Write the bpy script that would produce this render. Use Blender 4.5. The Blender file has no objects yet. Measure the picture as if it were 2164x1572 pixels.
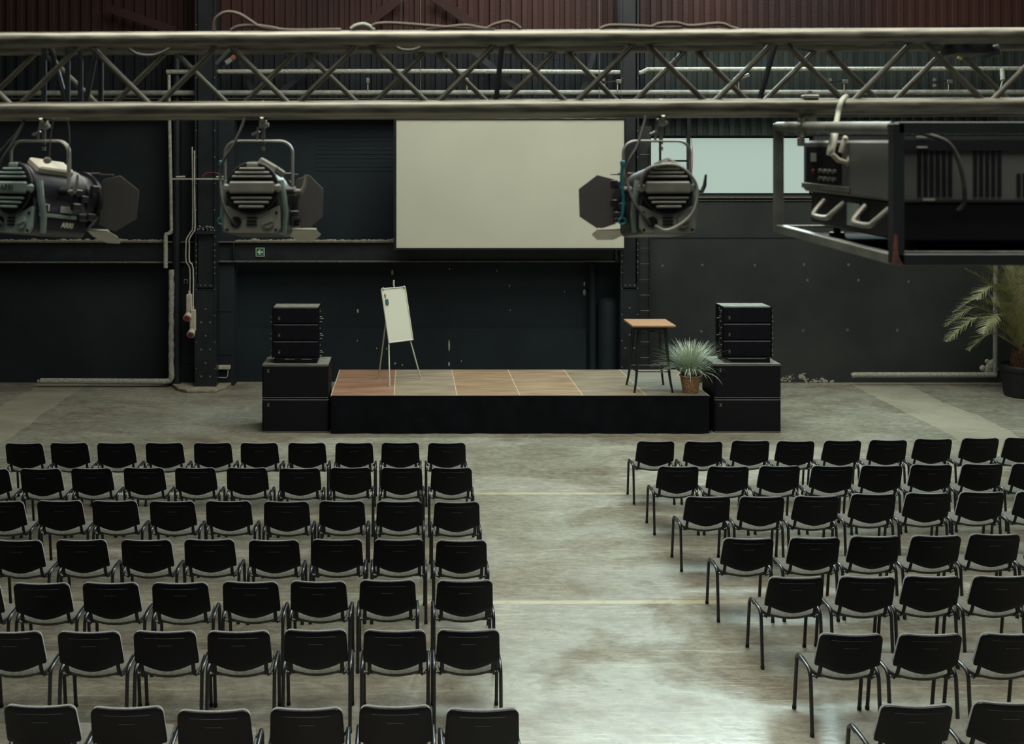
import bpy, bmesh, math, random
from mathutils import Vector, Matrix, Euler
PI = math.pi
R = math.radians
rnd = random.Random(7)
scene = bpy.context.scene
COL = scene.collection

# ------------------------------------------------------------------ camera model
F, CX, CY, HC = 2250.0, 865.0, 342.0, 4.31
def P(px, py, d):
    return Vector(((px-CX)*d/F, d, HC-(py-CY)*d/F))
def X(px, d): return (px-CX)*d/F
def Z(py, d): return HC-(py-CY)*d/F

cam_d = bpy.data.cameras.new('camera')
cam = bpy.data.objects.new('camera', cam_d)
COL.objects.link(cam)
cam.location = (0, 0, HC)
cam.rotation_euler = (PI/2, 0, 0)
cam_d.sensor_width = 36
cam_d.lens = 36*F/2164
cam_d.shift_x = (1082-CX)/2164
cam_d.shift_y = -(786-CY)/2164
cam_d.dof.use_dof = True
cam_d.dof.focus_distance = 14.5
cam_d.dof.aperture_fstop = 4.6
cam_d.clip_end = 200
scene.camera = cam
scene.view_settings.view_transform = 'Standard'
scene.view_settings.look = 'None'
scene.view_settings.gamma = 1
scene.view_settings.use_curve_mapping = False
scene.view_settings.exposure = 0.0

# ------------------------------------------------------------------ materials
def lin(c):
    return tuple(((v/255)/12.92 if v/255 <= 0.04045 else ((v/255+0.055)/1.055)**2.4) for v in c)
def new_mat(name):
    m = bpy.data.materials.new(name); m.use_nodes = True
    nt = m.node_tree
    return m, nt, nt.nodes['Principled BSDF']
def mat(name, col, rough=0.5, metal=0.0, var=0.15, scale=8.0, bump=0.0, bscale=60.0, spec=0.5, col2=None, stretch=None, rvar=0.0, sheen=0.0, edge=(0.35,0.65)):
    """col in linear rgb; noise mixes col with a darker/other tone"""
    m, nt, b = new_mat(name)
    N, L = nt.nodes, nt.links
    tc = N.new('ShaderNodeTexCoord')
    mp = N.new('ShaderNodeMapping')
    if stretch: mp.inputs['Scale'].default_value = stretch
    L.new(tc.outputs['Object'], mp.inputs['Vector'])
    no = N.new('ShaderNodeTexNoise'); no.inputs['Scale'].default_value = scale
    no.inputs['Detail'].default_value = 5
    L.new(mp.outputs['Vector'], no.inputs['Vector'])
    rp = N.new('ShaderNodeValToRGB')
    c2 = col2 if col2 else tuple(v*(1-var) for v in col)
    c1 = col if col2 else tuple(min(1, v*(1+var)) for v in col)
    rp.color_ramp.elements[0].position = edge[0]; rp.color_ramp.elements[0].color = (*c2, 1)
    rp.color_ramp.elements[1].position = edge[1]; rp.color_ramp.elements[1].color = (*c1, 1)
    L.new(no.outputs['Fac'], rp.inputs['Fac'])
    L.new(rp.outputs['Color'], b.inputs['Base Color'])
    b.inputs['Roughness'].default_value = rough
    b.inputs['Metallic'].default_value = metal
    b.inputs['Specular IOR Level'].default_value = spec
    if sheen: b.inputs['Sheen Weight'].default_value = sheen
    if rvar:
        mr = N.new('ShaderNodeMapRange')
        mr.inputs['To Min'].default_value = rough-rvar; mr.inputs['To Max'].default_value = rough+rvar
        mr.inputs['From Min'].default_value = .3; mr.inputs['From Max'].default_value = .7
        L.new(no.outputs['Fac'], mr.inputs['Value']); L.new(mr.outputs['Result'], b.inputs['Roughness'])
    if bump:
        n2 = N.new('ShaderNodeTexNoise'); n2.inputs['Scale'].default_value = bscale; n2.inputs['Detail'].default_value = 4
        L.new(mp.outputs['Vector'], n2.inputs['Vector'])
        bp = N.new('ShaderNodeBump'); bp.inputs['Strength'].default_value = bump; bp.inputs['Distance'].default_value = 0.01
        L.new(n2.outputs['Fac'], bp.inputs['Height']); L.new(bp.outputs['Normal'], b.inputs['Normal'])
    return m

M = {}
M['shell'] = mat('black_chair_plastic', (.0022,.0026,.0062), .4, var=.2, bump=.1, bscale=300, spec=.16)
M['fabric'] = mat('grey_seat_fabric', (.092,.090,.073), .95, var=.18, scale=40, bump=.3, bscale=500, spec=.15, sheen=.3)
M['backfabric'] = mat('grey_back_fabric', (.13,.13,.12), .95, var=.2, scale=40, bump=.3, bscale=500, spec=.2, sheen=.6)
M['frame'] = mat('black_painted_tube', (.008,.009,.013), .28, var=.2, spec=.6)
M['rubber'] = mat('black_rubber', (.006,.006,.007), .8)
M['slot'] = mat('grey_handle_slot', (.035,.036,.045), .5)
M['alu'] = mat('worn_truss_tube', (.155,.148,.12), .42, metal=.6, col2=(.07,.066,.052), scale=9, stretch=(1,8,8), rvar=.1)
M['alubr'] = mat('worn_truss_brace', (.10,.096,.078), .42, metal=.6, var=.25)
M['blackmetal'] = mat('black_painted_steel', (.006,.007,.010), .5, var=.3, spec=.3)
M['darksteel'] = mat('blue_black_steel', (.0085,.0125,.0155), .42, var=.3, scale=3, bump=.1, spec=.5)
M['flange'] = mat('dusty_steel_flange', (.13,.125,.10), .7, col2=(.05,.05,.042), scale=14, stretch=(1,6,6))
M['dust'] = mat('pale_rubble_dust', (.30,.28,.21), .95, col2=(.12,.11,.08), scale=25, bump=.5)
M['insul'] = mat('foil_wrapped_insulation', (.34,.34,.29), .6, col2=(.20,.20,.165), scale=22, bump=.8, bscale=35, stretch=(1,1,1))
M['insul2'] = mat('grey_insulated_pipe', (.24,.25,.22), .6, col2=(.15,.155,.135), scale=10, bump=.3)
M['conduit'] = mat('pale_conduit', (.33,.32,.26), .5, var=.2)
M['cream'] = mat('cream_plastic', (.36,.34,.27), .5, var=.12)
M['red'] = mat('red_plastic', (.20,.012,.012), .5)
M['screen'] = mat('white_screen_cloth', (.47,.485,.40), .85, var=.04, scale=.7, spec=.2)
M['signgreen'] = mat('green_sign', (.012,.13,.055), .5, var=.05)
M['signwhite'] = mat('white_sign', (.5,.55,.45), .5, var=.03)
M['subfront'] = None
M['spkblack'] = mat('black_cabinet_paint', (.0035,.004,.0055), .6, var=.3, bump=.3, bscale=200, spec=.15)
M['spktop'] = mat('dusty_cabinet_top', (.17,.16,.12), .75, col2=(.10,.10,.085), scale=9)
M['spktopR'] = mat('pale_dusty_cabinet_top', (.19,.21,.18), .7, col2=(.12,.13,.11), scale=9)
M['grille'] = mat('black_grille_cloth', (.0035,.0037,.007), .7, var=.2, bump=.4, bscale=400, spec=.12)
M['badge'] = mat('grey_badge', (.11,.11,.115), .5)
M['hardware'] = mat('worn_rigging_hardware', (.24,.24,.21), .35, metal=.6, var=.3)
M['skirt'] = mat('black_stage_skirt', (.004,.0045,.0065), .9, var=.25, scale=4, bump=.2, bscale=30, spec=.1)
M['whiteboard'] = mat('white_board_enamel', (.52,.53,.44), .35, var=.03, scale=1)
M['whitemetal'] = mat('white_painted_tube', (.46,.47,.40), .4, var=.1)
M['teal'] = mat('teal_plastic', (.005,.14,.17), .5)
M['eraser'] = mat('blue_felt', (.006,.075,.12), .8)
M['tabletop'] = mat('oiled_wood_table_top', (.33,.185,.095), .45, col2=(.25,.135,.07), scale=3, stretch=(1,9,1), bump=.05)
M['tableleg'] = mat('black_table_metal', (.008,.010,.012), .35, var=.2)
M['wicker'] = mat('woven_wicker', (.46,.26,.14), .7, col2=(.20,.10,.05), scale=45, bump=.5, bscale=90)
M['grass'] = mat('pale_grass_blade', (.46,.52,.40), .6, col2=(.27,.34,.255), scale=30)
M['soil'] = mat('dark_soil', (.02,.014,.01), .95, bump=1, bscale=80)
M['pot'] = mat('black_plastic_pot', (.010,.0105,.012), .55, var=.2, spec=.25)
M['palmleaf'] = mat('palm_leaflet', (.28,.265,.115), .6, col2=(.12,.135,.06), scale=6)
M['palmstem'] = mat('palm_stem', (.17,.14,.06), .6, var=.2)
M['palmtrunk'] = mat('palm_fibre', (.11,.045,.025), .9, col2=(.04,.02,.012), scale=30, bump=1, bscale=60)
M['lamprib'] = mat('grey_lamp_casting', (.185,.185,.16), .5, metal=.1, var=.12, scale=14)
M['lampsilver'] = mat('silver_lamp_casting', (.17,.225,.205), .5, metal=.1, var=.15, scale=14)
M['lampblack'] = mat('black_lamp_body', (.008,.009,.012), .45, var=.3)
M['lampblue'] = mat('blue_black_lamp_side', (.010,.011,.02), .45, var=.3)
M['flap'] = mat('dark_barn_door', (.024,.023,.022), .6, var=.15)
M['flappale'] = mat('pale_barn_door', (.36,.355,.30), .5, var=.1)
M['yoke'] = mat('grey_yoke_bar', (.20,.205,.18), .4, metal=.3, var=.2)
M['cable'] = mat('dusty_black_cable', (.035,.034,.032), .6, var=.3)
M['cablebrown'] = mat('brown_dusty_cable', (.095,.065,.05), .7, var=.3)
M['cageblack'] = mat('black_cage_tube', (.010,.013,.015), .45, var=.25)
M['cagegrey'] = mat('grey_cage_tube', (.16,.17,.15), .45, col2=(.10,.105,.095), scale=12, metal=.3)
M['rust'] = mat('red_rust_paint', (.16,.045,.03), .8, col2=(.03,.02,.018), scale=25)
M['projgrey'] = mat('grey_projector_case', (.085,.088,.088), .5, var=.08, bump=.1, bscale=400)
M['projblack'] = mat('black_projector_base', (.006,.0065,.009), .5)
M['vent'] = mat('dark_vent_slot', (.007,.009,.011), .8, spec=.15)
M['handle'] = mat('grey_handle', (.19,.18,.155), .4, metal=.3)
M['strap'] = mat('pale_sling_hose', (.26,.27,.22), .6, var=.15)
M['label'] = mat('pale_label', (.30,.32,.29), .5, var=.05)
M['yellow'] = mat('yellow_label', (.40,.32,.03), .5)
M['orange'] = mat('orange_label', (.35,.12,.04), .5)
M['plinth'] = mat('chipped_concrete_plinth', (.27,.24,.18), .9, col2=(.17,.14,.10), scale=9, bump=.6, bscale=30)
M['paleplaster'] = mat('bare_plaster', (.30,.29,.23), .95, var=.2, bump=.6)
M['wire'] = mat('thin_steel_wire', (.16,.14,.12), .5, metal=.5)
M['redwire'] = mat('red_wire', (.35,.03,.035), .5)
M['textwhite'] = mat('white_lettering', (.5,.5,.42), .5, var=.02)
M['textdark'] = mat('dark_lettering', (.035,.045,.042), .5, var=.02)

# concrete floor: patchy polished concrete, filled strips, two thin yellow lines
def floor_mat():
    m, nt, b = new_mat('polished_concrete_floor')
    N, L = nt.nodes, nt.links
    tc = N.new('ShaderNodeTexCoord')
    sep = N.new('ShaderNodeSeparateXYZ'); L.new(tc.outputs['Object'], sep.inputs[0])
    def noise(scale, detail=6, st=None, rough=.55, dist=0):
        mp = N.new('ShaderNodeMapping'); mp.inputs['Scale'].default_value = st or (1,1,1)
        L.new(tc.outputs['Object'], mp.inputs[0])
        n = N.new('ShaderNodeTexNoise'); n.inputs['Scale'].default_value = scale; n.inputs['Detail'].default_value = detail
        n.inputs['Roughness'].default_value = rough; n.inputs['Distortion'].default_value = dist
        L.new(mp.outputs[0], n.inputs['Vector']); return n.outputs['Fac']
    def ramp(v, a, c, ca=(0,0,0), cc=(1,1,1)):
        r = N.new('ShaderNodeValToRGB'); e = r.color_ramp.elements
        e[0].position = a; e[0].color = (*ca,1); e[1].position = c; e[1].color = (*cc,1)
        L.new(v, r.inputs[0]); return r.outputs['Color']
    def mix(fac, a, c, mode='MIX', f=None):
        x = N.new('ShaderNodeMix'); x.data_type = 'RGBA'; x.blend_type = mode
        if f is not None: x.inputs['Factor'].default_value = f
        else: L.new(fac, x.inputs['Factor'])
        for v, k in ((a,'A'),(c,'B')):
            s = [i for i in x.inputs if i.name == k and i.type == 'RGBA'][0]
            if isinstance(v, tuple): s.default_value = (*v,1)
            else: L.new(v, s)
        return [o for o in x.outputs if o.type == 'RGBA'][0]
    def math_(op, a, c=None, d=None):
        n = N.new('ShaderNodeMath'); n.operation = op
        for i, v in enumerate((a,c,d)):
            if v is None: continue
            if isinstance(v,(int,float)): n.inputs[i].default_value = v
            else: L.new(v, n.inputs[i])
        return n.outputs[0]
    big = noise(.45, 5)
    mid = noise(1.7, 7, (1,1.6,1), .62, .6)
    fine = noise(9, 8, (1,2.2,1), .7, .4)
    base = mix(ramp(mid,.36,.64), (.19,.168,.128), (.315,.31,.245))
    base = mix(ramp(big,.38,.62), base, mix(None, base, (.33,.345,.285), f=.6))
    base = mix(ramp(fine,.38,.62), mix(None, base, (.09,.065,.04), f=.5), base)
    xf = noise(34, 4, (1,2.5,1), .7)
    base = mix(ramp(xf,.34,.60), mix(None, base, (.08,.07,.05), f=.35), base)
    # brown scuffed stains
    st = noise(1.1, 8, (1,1.3,1), .72, 1.2)
    base = mix(ramp(st,.54,.68,(0,0,0),(.55,.55,.55)), base, (.10,.07,.048))
    # fine scratches
    for rot, sc in ((25, 130), (-38, 150), (8, 170)):
        mp = N.new('ShaderNodeMapping'); mp.inputs['Rotation'].default_value = (0,0,R(rot)); mp.inputs['Scale'].default_value = (.7, sc/6, 1)
        L.new(tc.outputs['Object'], mp.inputs[0])
        n = N.new('ShaderNodeTexNoise'); n.inputs['Scale'].default_value = 1.6; n.inputs['Detail'].default_value = 3
        n.inputs['Distortion'].default_value = .35
        L.new(mp.outputs[0], n.inputs['Vector'])
        base = mix(ramp(n.outputs['Fac'],.655,.70,(0,0,0),(.5,.5,.5)), base, (.50,.46,.36))
    # pale filled strips running away from the camera
    jit = math_('MULTIPLY', math_('SUBTRACT', noise(1.3,4), .5), .35)
    xj = math_('ADD', sep.outputs['X'], jit)
    for a, c in ((-7.2,-6.25),(8.55,9.6)):
        msk = math_('MULTIPLY', math_('GREATER_THAN', xj, a), math_('LESS_THAN', xj, c))
        msk = math_('MULTIPLY', msk, .62)
        base = mix(msk, base, (.35,.325,.245))
    # dark worn joint just in front of the wall
    # thin yellow lines across the floor
    for yy, w, s in ((9697.5/(1043-342),.040,.5),(9697.5/(1273-342),.040,.55)):
        yj = math_('ADD', sep.outputs['Y'], math_('MULTIPLY', sep.outputs['X'], -.004))
        msk = math_('LESS_THAN', math_('ABSOLUTE', math_('SUBTRACT', yj, yy)), w)
        brk = math_('MULTIPLY', msk, math_('MULTIPLY', ramp(noise(3,5),.30,.5), s))
        base = mix(brk, base, (.50,.45,.26))
    L.new(base, b.inputs['Base Color'])
    # gloss in patches
    pr = noise(.55, 5, (1,1.5,1), .6, .5)
    rr = N.new('ShaderNodeMapRange'); rr.inputs['From Min'].default_value = .40; rr.inputs['From Max'].default_value = .60
    rr.inputs['To Min'].default_value = .16; rr.inputs['To Max'].default_value = .50
    L.new(pr, rr.inputs['Value']); L.new(rr.outputs[0], b.inputs['Roughness'])
    b.inputs['Specular IOR Level'].default_value = .6
    bp = N.new('ShaderNodeBump'); bp.inputs['Strength'].default_value = .12; bp.inputs['Distance'].default_value = .01
    L.new(fine, bp.inputs['Height']); L.new(bp.outputs['Normal'], b.inputs['Normal'])
    return m
M['floor'] = floor_mat()

def wall_mat(name, c1, c2, chips=True, streak=(1,1,1), rough=.7, chipz=None):
    m, nt, b = new_mat(name)
    N, L = nt.nodes, nt.links
    tc = N.new('ShaderNodeTexCoord')
    mp = N.new('ShaderNodeMapping'); mp.inputs['Scale'].default_value = streak
    L.new(tc.outputs['Object'], mp.inputs[0])
    n = N.new('ShaderNodeTexNoise'); n.inputs['Scale'].default_value = .7; n.inputs['Detail'].default_value = 6
    L.new(mp.outputs[0], n.inputs['Vector'])
    r = N.new('ShaderNodeValToRGB'); r.color_ramp.elements[0].position=.35; r.color_ramp.elements[1].position=.65
    r.color_ramp.elements[0].color=(*c1,1); r.color_ramp.elements[1].color=(*c2,1)
    L.new(n.outputs['Fac'], r.inputs[0])
    out = r.outputs['Color']
    n3 = N.new('ShaderNodeTexNoise'); n3.inputs['Scale'].default_value = 30; n3.inputs['Detail'].default_value = 4
    L.new(tc.outputs['Object'], n3.inputs['Vector'])
    if chips:
        n2 = N.new('ShaderNodeTexNoise'); n2.inputs['Scale'].default_value = 3.1; n2.inputs['Detail'].default_value = 7; n2.inputs['Roughness'].default_value=.7
        L.new(tc.outputs['Object'], n2.inputs['Vector'])
        r2 = N.new('ShaderNodeValToRGB'); r2.color_ramp.elements[0].position=.765; r2.color_ramp.elements[1].position=.785
        L.new(n2.outputs['Fac'], r2.inputs[0])
        x = N.new('ShaderNodeMix'); x.data_type='RGBA'
        L.new(r2.outputs['Color'], x.inputs['Factor']); L.new(out, x.inputs[6]); x.inputs[7].default_value=(.22,.23,.2,1)
        out = x.outputs[2]
    L.new(out, b.inputs['Base Color']); b.inputs['Roughness'].default_value = rough; b.inputs['Specular IOR Level'].default_value = .3
    bp = N.new('ShaderNodeBump'); bp.inputs['Strength'].default_value=.25; bp.inputs['Distance'].default_value=.02
    L.new(n3.outputs['Fac'], bp.inputs['Height']); L.new(bp.outputs['Normal'], b.inputs['Normal'])
    return m
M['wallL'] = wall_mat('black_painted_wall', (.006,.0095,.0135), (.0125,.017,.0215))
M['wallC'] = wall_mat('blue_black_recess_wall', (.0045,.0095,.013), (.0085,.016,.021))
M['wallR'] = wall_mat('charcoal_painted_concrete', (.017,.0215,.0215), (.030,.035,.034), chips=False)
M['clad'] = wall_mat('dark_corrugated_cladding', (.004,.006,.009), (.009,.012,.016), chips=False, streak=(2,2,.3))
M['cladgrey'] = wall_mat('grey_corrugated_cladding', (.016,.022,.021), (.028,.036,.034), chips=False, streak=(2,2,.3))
M['cladglow'] = wall_mat('red_glow_cladding', (.022,.009,.008), (.048,.017,.014), chips=False, streak=(.6,2,.5))  # reddish light high on the wall, put into the surface colour
M['room'] = wall_mat('dark_hall_wall', (.05,.05,.05), (.07,.07,.07), chips=False)

def wood_panel(i, c1, c2):
    return mat('stage_plywood_%s' % 'abcdef'[i], c1, .5, col2=c2, scale=1.6, stretch=(1,5,1), bump=.06, bscale=25, rvar=.08)
PAN = [((.27,.145,.088),(.19,.10,.06)), ((.265,.215,.15),(.19,.145,.095)), ((.275,.18,.105),(.21,.135,.078)),
       ((.28,.19,.115),(.21,.14,.085)), ((.225,.18,.125),(.17,.135,.09)), ((.20,.185,.15),(.155,.14,.11))]

# ------------------------------------------------------------------ mesh builder
class MB:
    def __init__(s):
        s.bm = bmesh.new(); s.mi = 0
    def _faces(s, fs):
        for f in fs:
            f.material_index = s.mi
    def box(s, c, size, rot=None, bev=0, seg=1):
        bm = s.bm; h = [v/2 for v in size]; c = Vector(c)
        vs = []
        for sx in (-1,1):
            for sy in (-1,1):
                for sz in (-1,1):
                    p = Vector((sx*h[0], sy*h[1], sz*h[2]))
                    if rot: p = rot @ p
                    vs.append(bm.verts.new(c+p))
        idx = [(0,1,3,2),(4,6,7,5),(0,4,5,1),(2,3,7,6),(0,2,6,4),(1,5,7,3)]
        fs = [bm.faces.new([vs[i] for i in q]) for q in idx]
        s._faces(fs)
        if bev:
            es = list({e for f in fs for e in f.edges})
            r = bmesh.ops.bevel(bm, geom=es, offset=bev, segments=seg, affect='EDGES', profile=.5)
            s._faces(r['faces'])
        return s
    def box2(s, a, b, bev=0, seg=1):
        a, b = Vector(a), Vector(b)
        return s.box((a+b)/2, [abs(b[i]-a[i]) for i in range(3)], bev=bev, seg=seg)
    def tube(s, path, r, n=10, ry=None, caps=True, closed=False, radii=None):
        bm = s.bm; pts = [Vector(p) for p in path]
        m = len(pts); rings = []
        prev = None
        for i, p in enumerate(pts):
            if closed: t = pts[(i+1)%m]-pts[i-1]
            elif i == 0: t = pts[1]-p
            elif i == m-1: t = p-pts[i-1]
            else: t = (pts[i+1]-p).normalized()+(p-pts[i-1]).normalized()
            if t.length < 1e-9: t = Vector((0,0,1))
            t.normalize()
            if prev is None:
                up = Vector((0,0,1)) if abs(t.z) < .9 else Vector((1,0,0))
                a = up.cross(t).normalized()
            else:
                a = prev-t*prev.dot(t)
                a = a.normalized() if a.length > 1e-6 else Vector((1,0,0)).cross(t).normalized()
            prev = a
            b = t.cross(a)
            rr = radii[i] if radii else r
            rb = ry if ry else rr
            rings.append([bm.verts.new(p + a*math.cos(2*PI*k/n)*rr + b*math.sin(2*PI*k/n)*rb) for k in range(n)])
        fs = []
        for i in range(m if closed else m-1):
            A, B = rings[i], rings[(i+1)%m]
            for k in range(n):
                fs.append(bm.faces.new((A[k], A[(k+1)%n], B[(k+1)%n], B[k])))
        if caps and not closed:
            fs.append(bm.faces.new(list(reversed(rings[0])))); fs.append(bm.faces.new(rings[-1]))
        s._faces(fs); return s
    def cyl(s, a, b, r, n=16, r2=None):
        return s.tube([a,b], r, n, radii=[r, r2 if r2 is not None else r])
    def prism(s, pts, w, bev=0):
        """pts: planar polygon of 3D points; extruded by vector w"""
        bm = s.bm; w = Vector(w)
        A = [bm.verts.new(Vector(p)) for p in pts]; B = [bm.verts.new(Vector(p)+w) for p in pts]
        n = len(pts); fs = [bm.faces.new(A), bm.faces.new(list(reversed(B)))]
        for k in range(n): fs.append(bm.faces.new((A[(k+1)%n], A[k], B[k], B[(k+1)%n])))
        s._faces(fs)
        bmesh.ops.recalc_face_normals(bm, faces=fs)
        if bev:
            es = list({e for f in fs for e in f.edges})
            r = bmesh.ops.bevel(bm, geom=es, offset=bev, segments=1, affect='EDGES', profile=.5)
            s._faces(r['faces'])
        return s
    def lathe(s, prof, c=(0,0,0), n=32, fn=None):
        bm = s.bm; c = Vector(c); rings = []
        for j, (r, z) in enumerate(prof):
            ring = []
            for k in range(n):
                a = 2*PI*k/n; rr = r+(fn(j,k) if fn else 0)
                ring.append(bm.verts.new(c+Vector((rr*math.cos(a), rr*math.sin(a), z))))
            rings.append(ring)
        fs = []
        for A, B in zip(rings, rings[1:]):
            for k in range(n): fs.append(bm.faces.new((A[k], A[(k+1)%n], B[(k+1)%n], B[k])))
        fs.append(bm.faces.new(list(reversed(rings[0])))); fs.append(bm.faces.new(rings[-1]))
        s._faces(fs); return s
    def sphere(s, c, r, n=10, sq=(1,1,1)):
        prof = []
        bm = s.bm
        before = set(bm.verts)
        res = bmesh.ops.create_uvsphere(bm, u_segments=n, v_segments=max(4,n//2+1), radius=1)
        for v in res['verts']:
            v.co = Vector(c)+Vector((v.co.x*r*sq[0], v.co.y*r*sq[1], v.co.z*r*sq[2]))
        s._faces({f for v in res['verts'] for f in v.link_faces}); return s
    def mesh(s, name, mats, shift=None, angle=35):
        if shift is not None:
            for v in s.bm.verts: v.co -= shift
        me = bpy.data.meshes.new(name)
        bmesh.ops.recalc_face_normals(s.bm, faces=s.bm.faces[:])
        s.bm.to_mesh(me); s.bm.free()
        if not isinstance(mats, (list, tuple)): mats = [mats]
        for m_ in mats: me.materials.append(m_)
        me.polygons.foreach_set('use_smooth', [True]*len(me.polygons))
        me.set_sharp_from_angle(angle=R(angle))
        return me

def wloc(o):
    v = Vector((0,0,0))
    while o: v += o.location; o = o.parent
    return v
def part(mb, name, m, parent, world=False, label=None, loc=None, kind=None):
    sh = wloc(parent) if world else None
    me = mb.mesh(name, m, sh)
    o = bpy.data.objects.new(name, me); COL.objects.link(o); o.parent = parent
    if loc: o.location = loc
    if label: o['label'] = label
    if kind: o['kind'] = kind
    return o
def tag(o, label, cat, group=None, kind=None):
    o['label'] = label; o['category'] = cat
    if group: o['group'] = group
    if kind: o['kind'] = kind
    return o
def thing(name, label, cat, loc=(0,0,0), rot=(0,0,0), group=None):
    o = bpy.data.objects.new(name, None); COL.objects.link(o)
    o.location = loc; o.rotation_euler = rot; o.empty_display_size = .1
    return tag(o, label, cat, group)
def solo(mb, name, m, label, cat, group=None, kind=None):
    vs = [v.co for v in mb.bm.verts]
    o_ = Vector((sum((min(v[i] for v in vs), max(v[i] for v in vs)))/2 for i in range(2)) ) if False else None
    mn = [min(v[i] for v in vs) for i in range(3)]; mx = [max(v[i] for v in vs) for i in range(3)]
    org = Vector(((mn[0]+mx[0])/2, (mn[1]+mx[1])/2, mn[2]))
    me = mb.mesh(name, m, org)
    o = bpy.data.objects.new(name, me); COL.objects.link(o); o.location = org
    return tag(o, label, cat, group, kind)
def struct(mb, name, m):
    me = mb.mesh(name, m)
    o = bpy.data.objects.new(name, me); COL.objects.link(o); o['kind'] = 'structure'
    return o
def text_mesh(txt, size, name, m, extrude=.001, shear=0):
    cu = bpy.data.curves.new(name, 'FONT'); cu.body = txt; cu.size = size; cu.extrude = extrude
    cu.align_x = 'CENTER'; cu.align_y = 'CENTER'; cu.shear = shear; cu.offset = size*.02
    t = bpy.data.objects.new(name, cu); COL.objects.link(t)
    bpy.context.view_layer.update()
    me = bpy.data.meshes.new_from_object(t.evaluated_get(bpy.context.evaluated_depsgraph_get()))
    bpy.data.objects.remove(t); me.name = name
    me.materials.clear(); me.materials.append(m)
    return me
def place_text(txt, size, name, m, parent, loc, rot, shear=0):
    o = bpy.data.objects.new(name, text_mesh(txt, size, name, m, shear=shear)); COL.objects.link(o)
    o.parent = parent; o.location = loc; o.rotation_euler = rot
    return o
def arc(c, r, a0, a1, n, plane='xz'):
    out = []
    for i in range(n+1):
        a = R(a0+(a1-a0)*i/n)
        if plane == 'xz': out.append(Vector((c[0]+r*math.cos(a), c[1], c[2]+r*math.sin(a))))
        else: out.append(Vector((c[0], c[1]+r*math.cos(a), c[2]+r*math.sin(a))))
    return out
def spline(pts, n=6):
    pts = [Vector(p) for p in pts]; out = []
    for i in range(len(pts)-1):
        p0 = pts[max(i-1,0)]; p1 = pts[i]; p2 = pts[i+1]; p3 = pts[min(i+2, len(pts)-1)]
        for k in range(n):
            t = k/n
            out.append(.5*((2*p1)+(-p0+p2)*t+(2*p0-5*p1+4*p2-p3)*t*t+(-p0+3*p1-3*p2+p3)*t**3))
    out.append(pts[-1]); return out

# ------------------------------------------------------------------ the hall
WD = 20.8          # depth of the back wall face
XL, XR, YB, CEI = -10.5, 14.5, -5.0, 11.0
struct(MB().box2((XL,YB,-.2),(XR,WD+.6,0)), 'floor', M['floor'])
struct(MB().box2((XL,YB,2.4),(XR,2.0,2.6)), 'floor_gallery', M['room'])
struct(MB().box2((XL,YB,CEI),(XR,WD+.6,CEI+.2)), 'ceiling', M['room'])
struct(MB().box2((XL-.3,YB,-.2),(XL,WD+.6,CEI+.2)), 'wall_left', M['room'])
struct(MB().box2((XR,YB,-.2),(XR+.3,WD+.6,CEI+.2)), 'wall_right', M['room'])
struct(MB().box2((XL-.3,YB-.3,-.2),(XR+.3,YB,CEI+.2)), 'wall_front', M['room'])
xc0, xc1 = X(495,WD), X(1350,WD)         # recess between the two piers
b = MB(); b.box2((XL,WD,0),(xc0,WD+.5,5.2))
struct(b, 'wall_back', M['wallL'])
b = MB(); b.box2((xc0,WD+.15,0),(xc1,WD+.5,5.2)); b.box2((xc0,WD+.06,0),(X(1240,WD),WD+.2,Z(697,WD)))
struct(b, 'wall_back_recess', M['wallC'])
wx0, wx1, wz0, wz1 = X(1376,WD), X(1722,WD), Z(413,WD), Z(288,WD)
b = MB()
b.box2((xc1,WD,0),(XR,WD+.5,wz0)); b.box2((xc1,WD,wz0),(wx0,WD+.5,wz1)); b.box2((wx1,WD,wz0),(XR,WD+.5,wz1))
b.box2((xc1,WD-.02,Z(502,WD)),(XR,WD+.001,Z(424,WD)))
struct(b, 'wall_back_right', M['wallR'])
def cladding(x0, x1, z0, z1, y, name, m, pitch=.21):
    b = MB(); bm = b.bm; prof = []; x = x0
    while x < x1:
        prof += [(x,0),(x+pitch*.42,0),(x+pitch*.5,-.045),(x+pitch*.92,-.045)]
        x += pitch
    A = [bm.verts.new((px, y+py, z0)) for px, py in prof]; B = [bm.verts.new((px, y+py, z1)) for px, py in prof]
    C = [bm.verts.new((px, y+.12, z0)) for px, py in prof]; D = [bm.verts.new((px, y+.12, z1)) for px, py in prof]
    for k in range(len(prof)-1):
        bm.faces.new((A[k],A[k+1],B[k+1],B[k])); bm.faces.new((C[k+1],C[k],D[k],D[k+1]))
        bm.faces.new((A[k+1],A[k],C[k],C[k+1])); bm.faces.new((B[k],B[k+1],D[k+1],D[k]))
    return struct(b, name, m)
zsplit = 6.62
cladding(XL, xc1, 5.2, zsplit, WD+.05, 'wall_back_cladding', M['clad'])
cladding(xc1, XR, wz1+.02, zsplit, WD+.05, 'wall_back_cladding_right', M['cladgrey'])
cladding(XL, XR, zsplit, CEI, WD+.03, 'wall_back_upper', M['cladglow'])  # upper strip coloured with the painted red glow
# horizontal boards high on the dark left wall
b = MB()
for i in range(9):
    z_ = Z(290+i*9, WD); b.box2((X(665,WD),WD+.143,z_),(X(832,WD),WD+.16,z_+.02))
struct(b, 'trim_1', M['wallC'])
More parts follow.
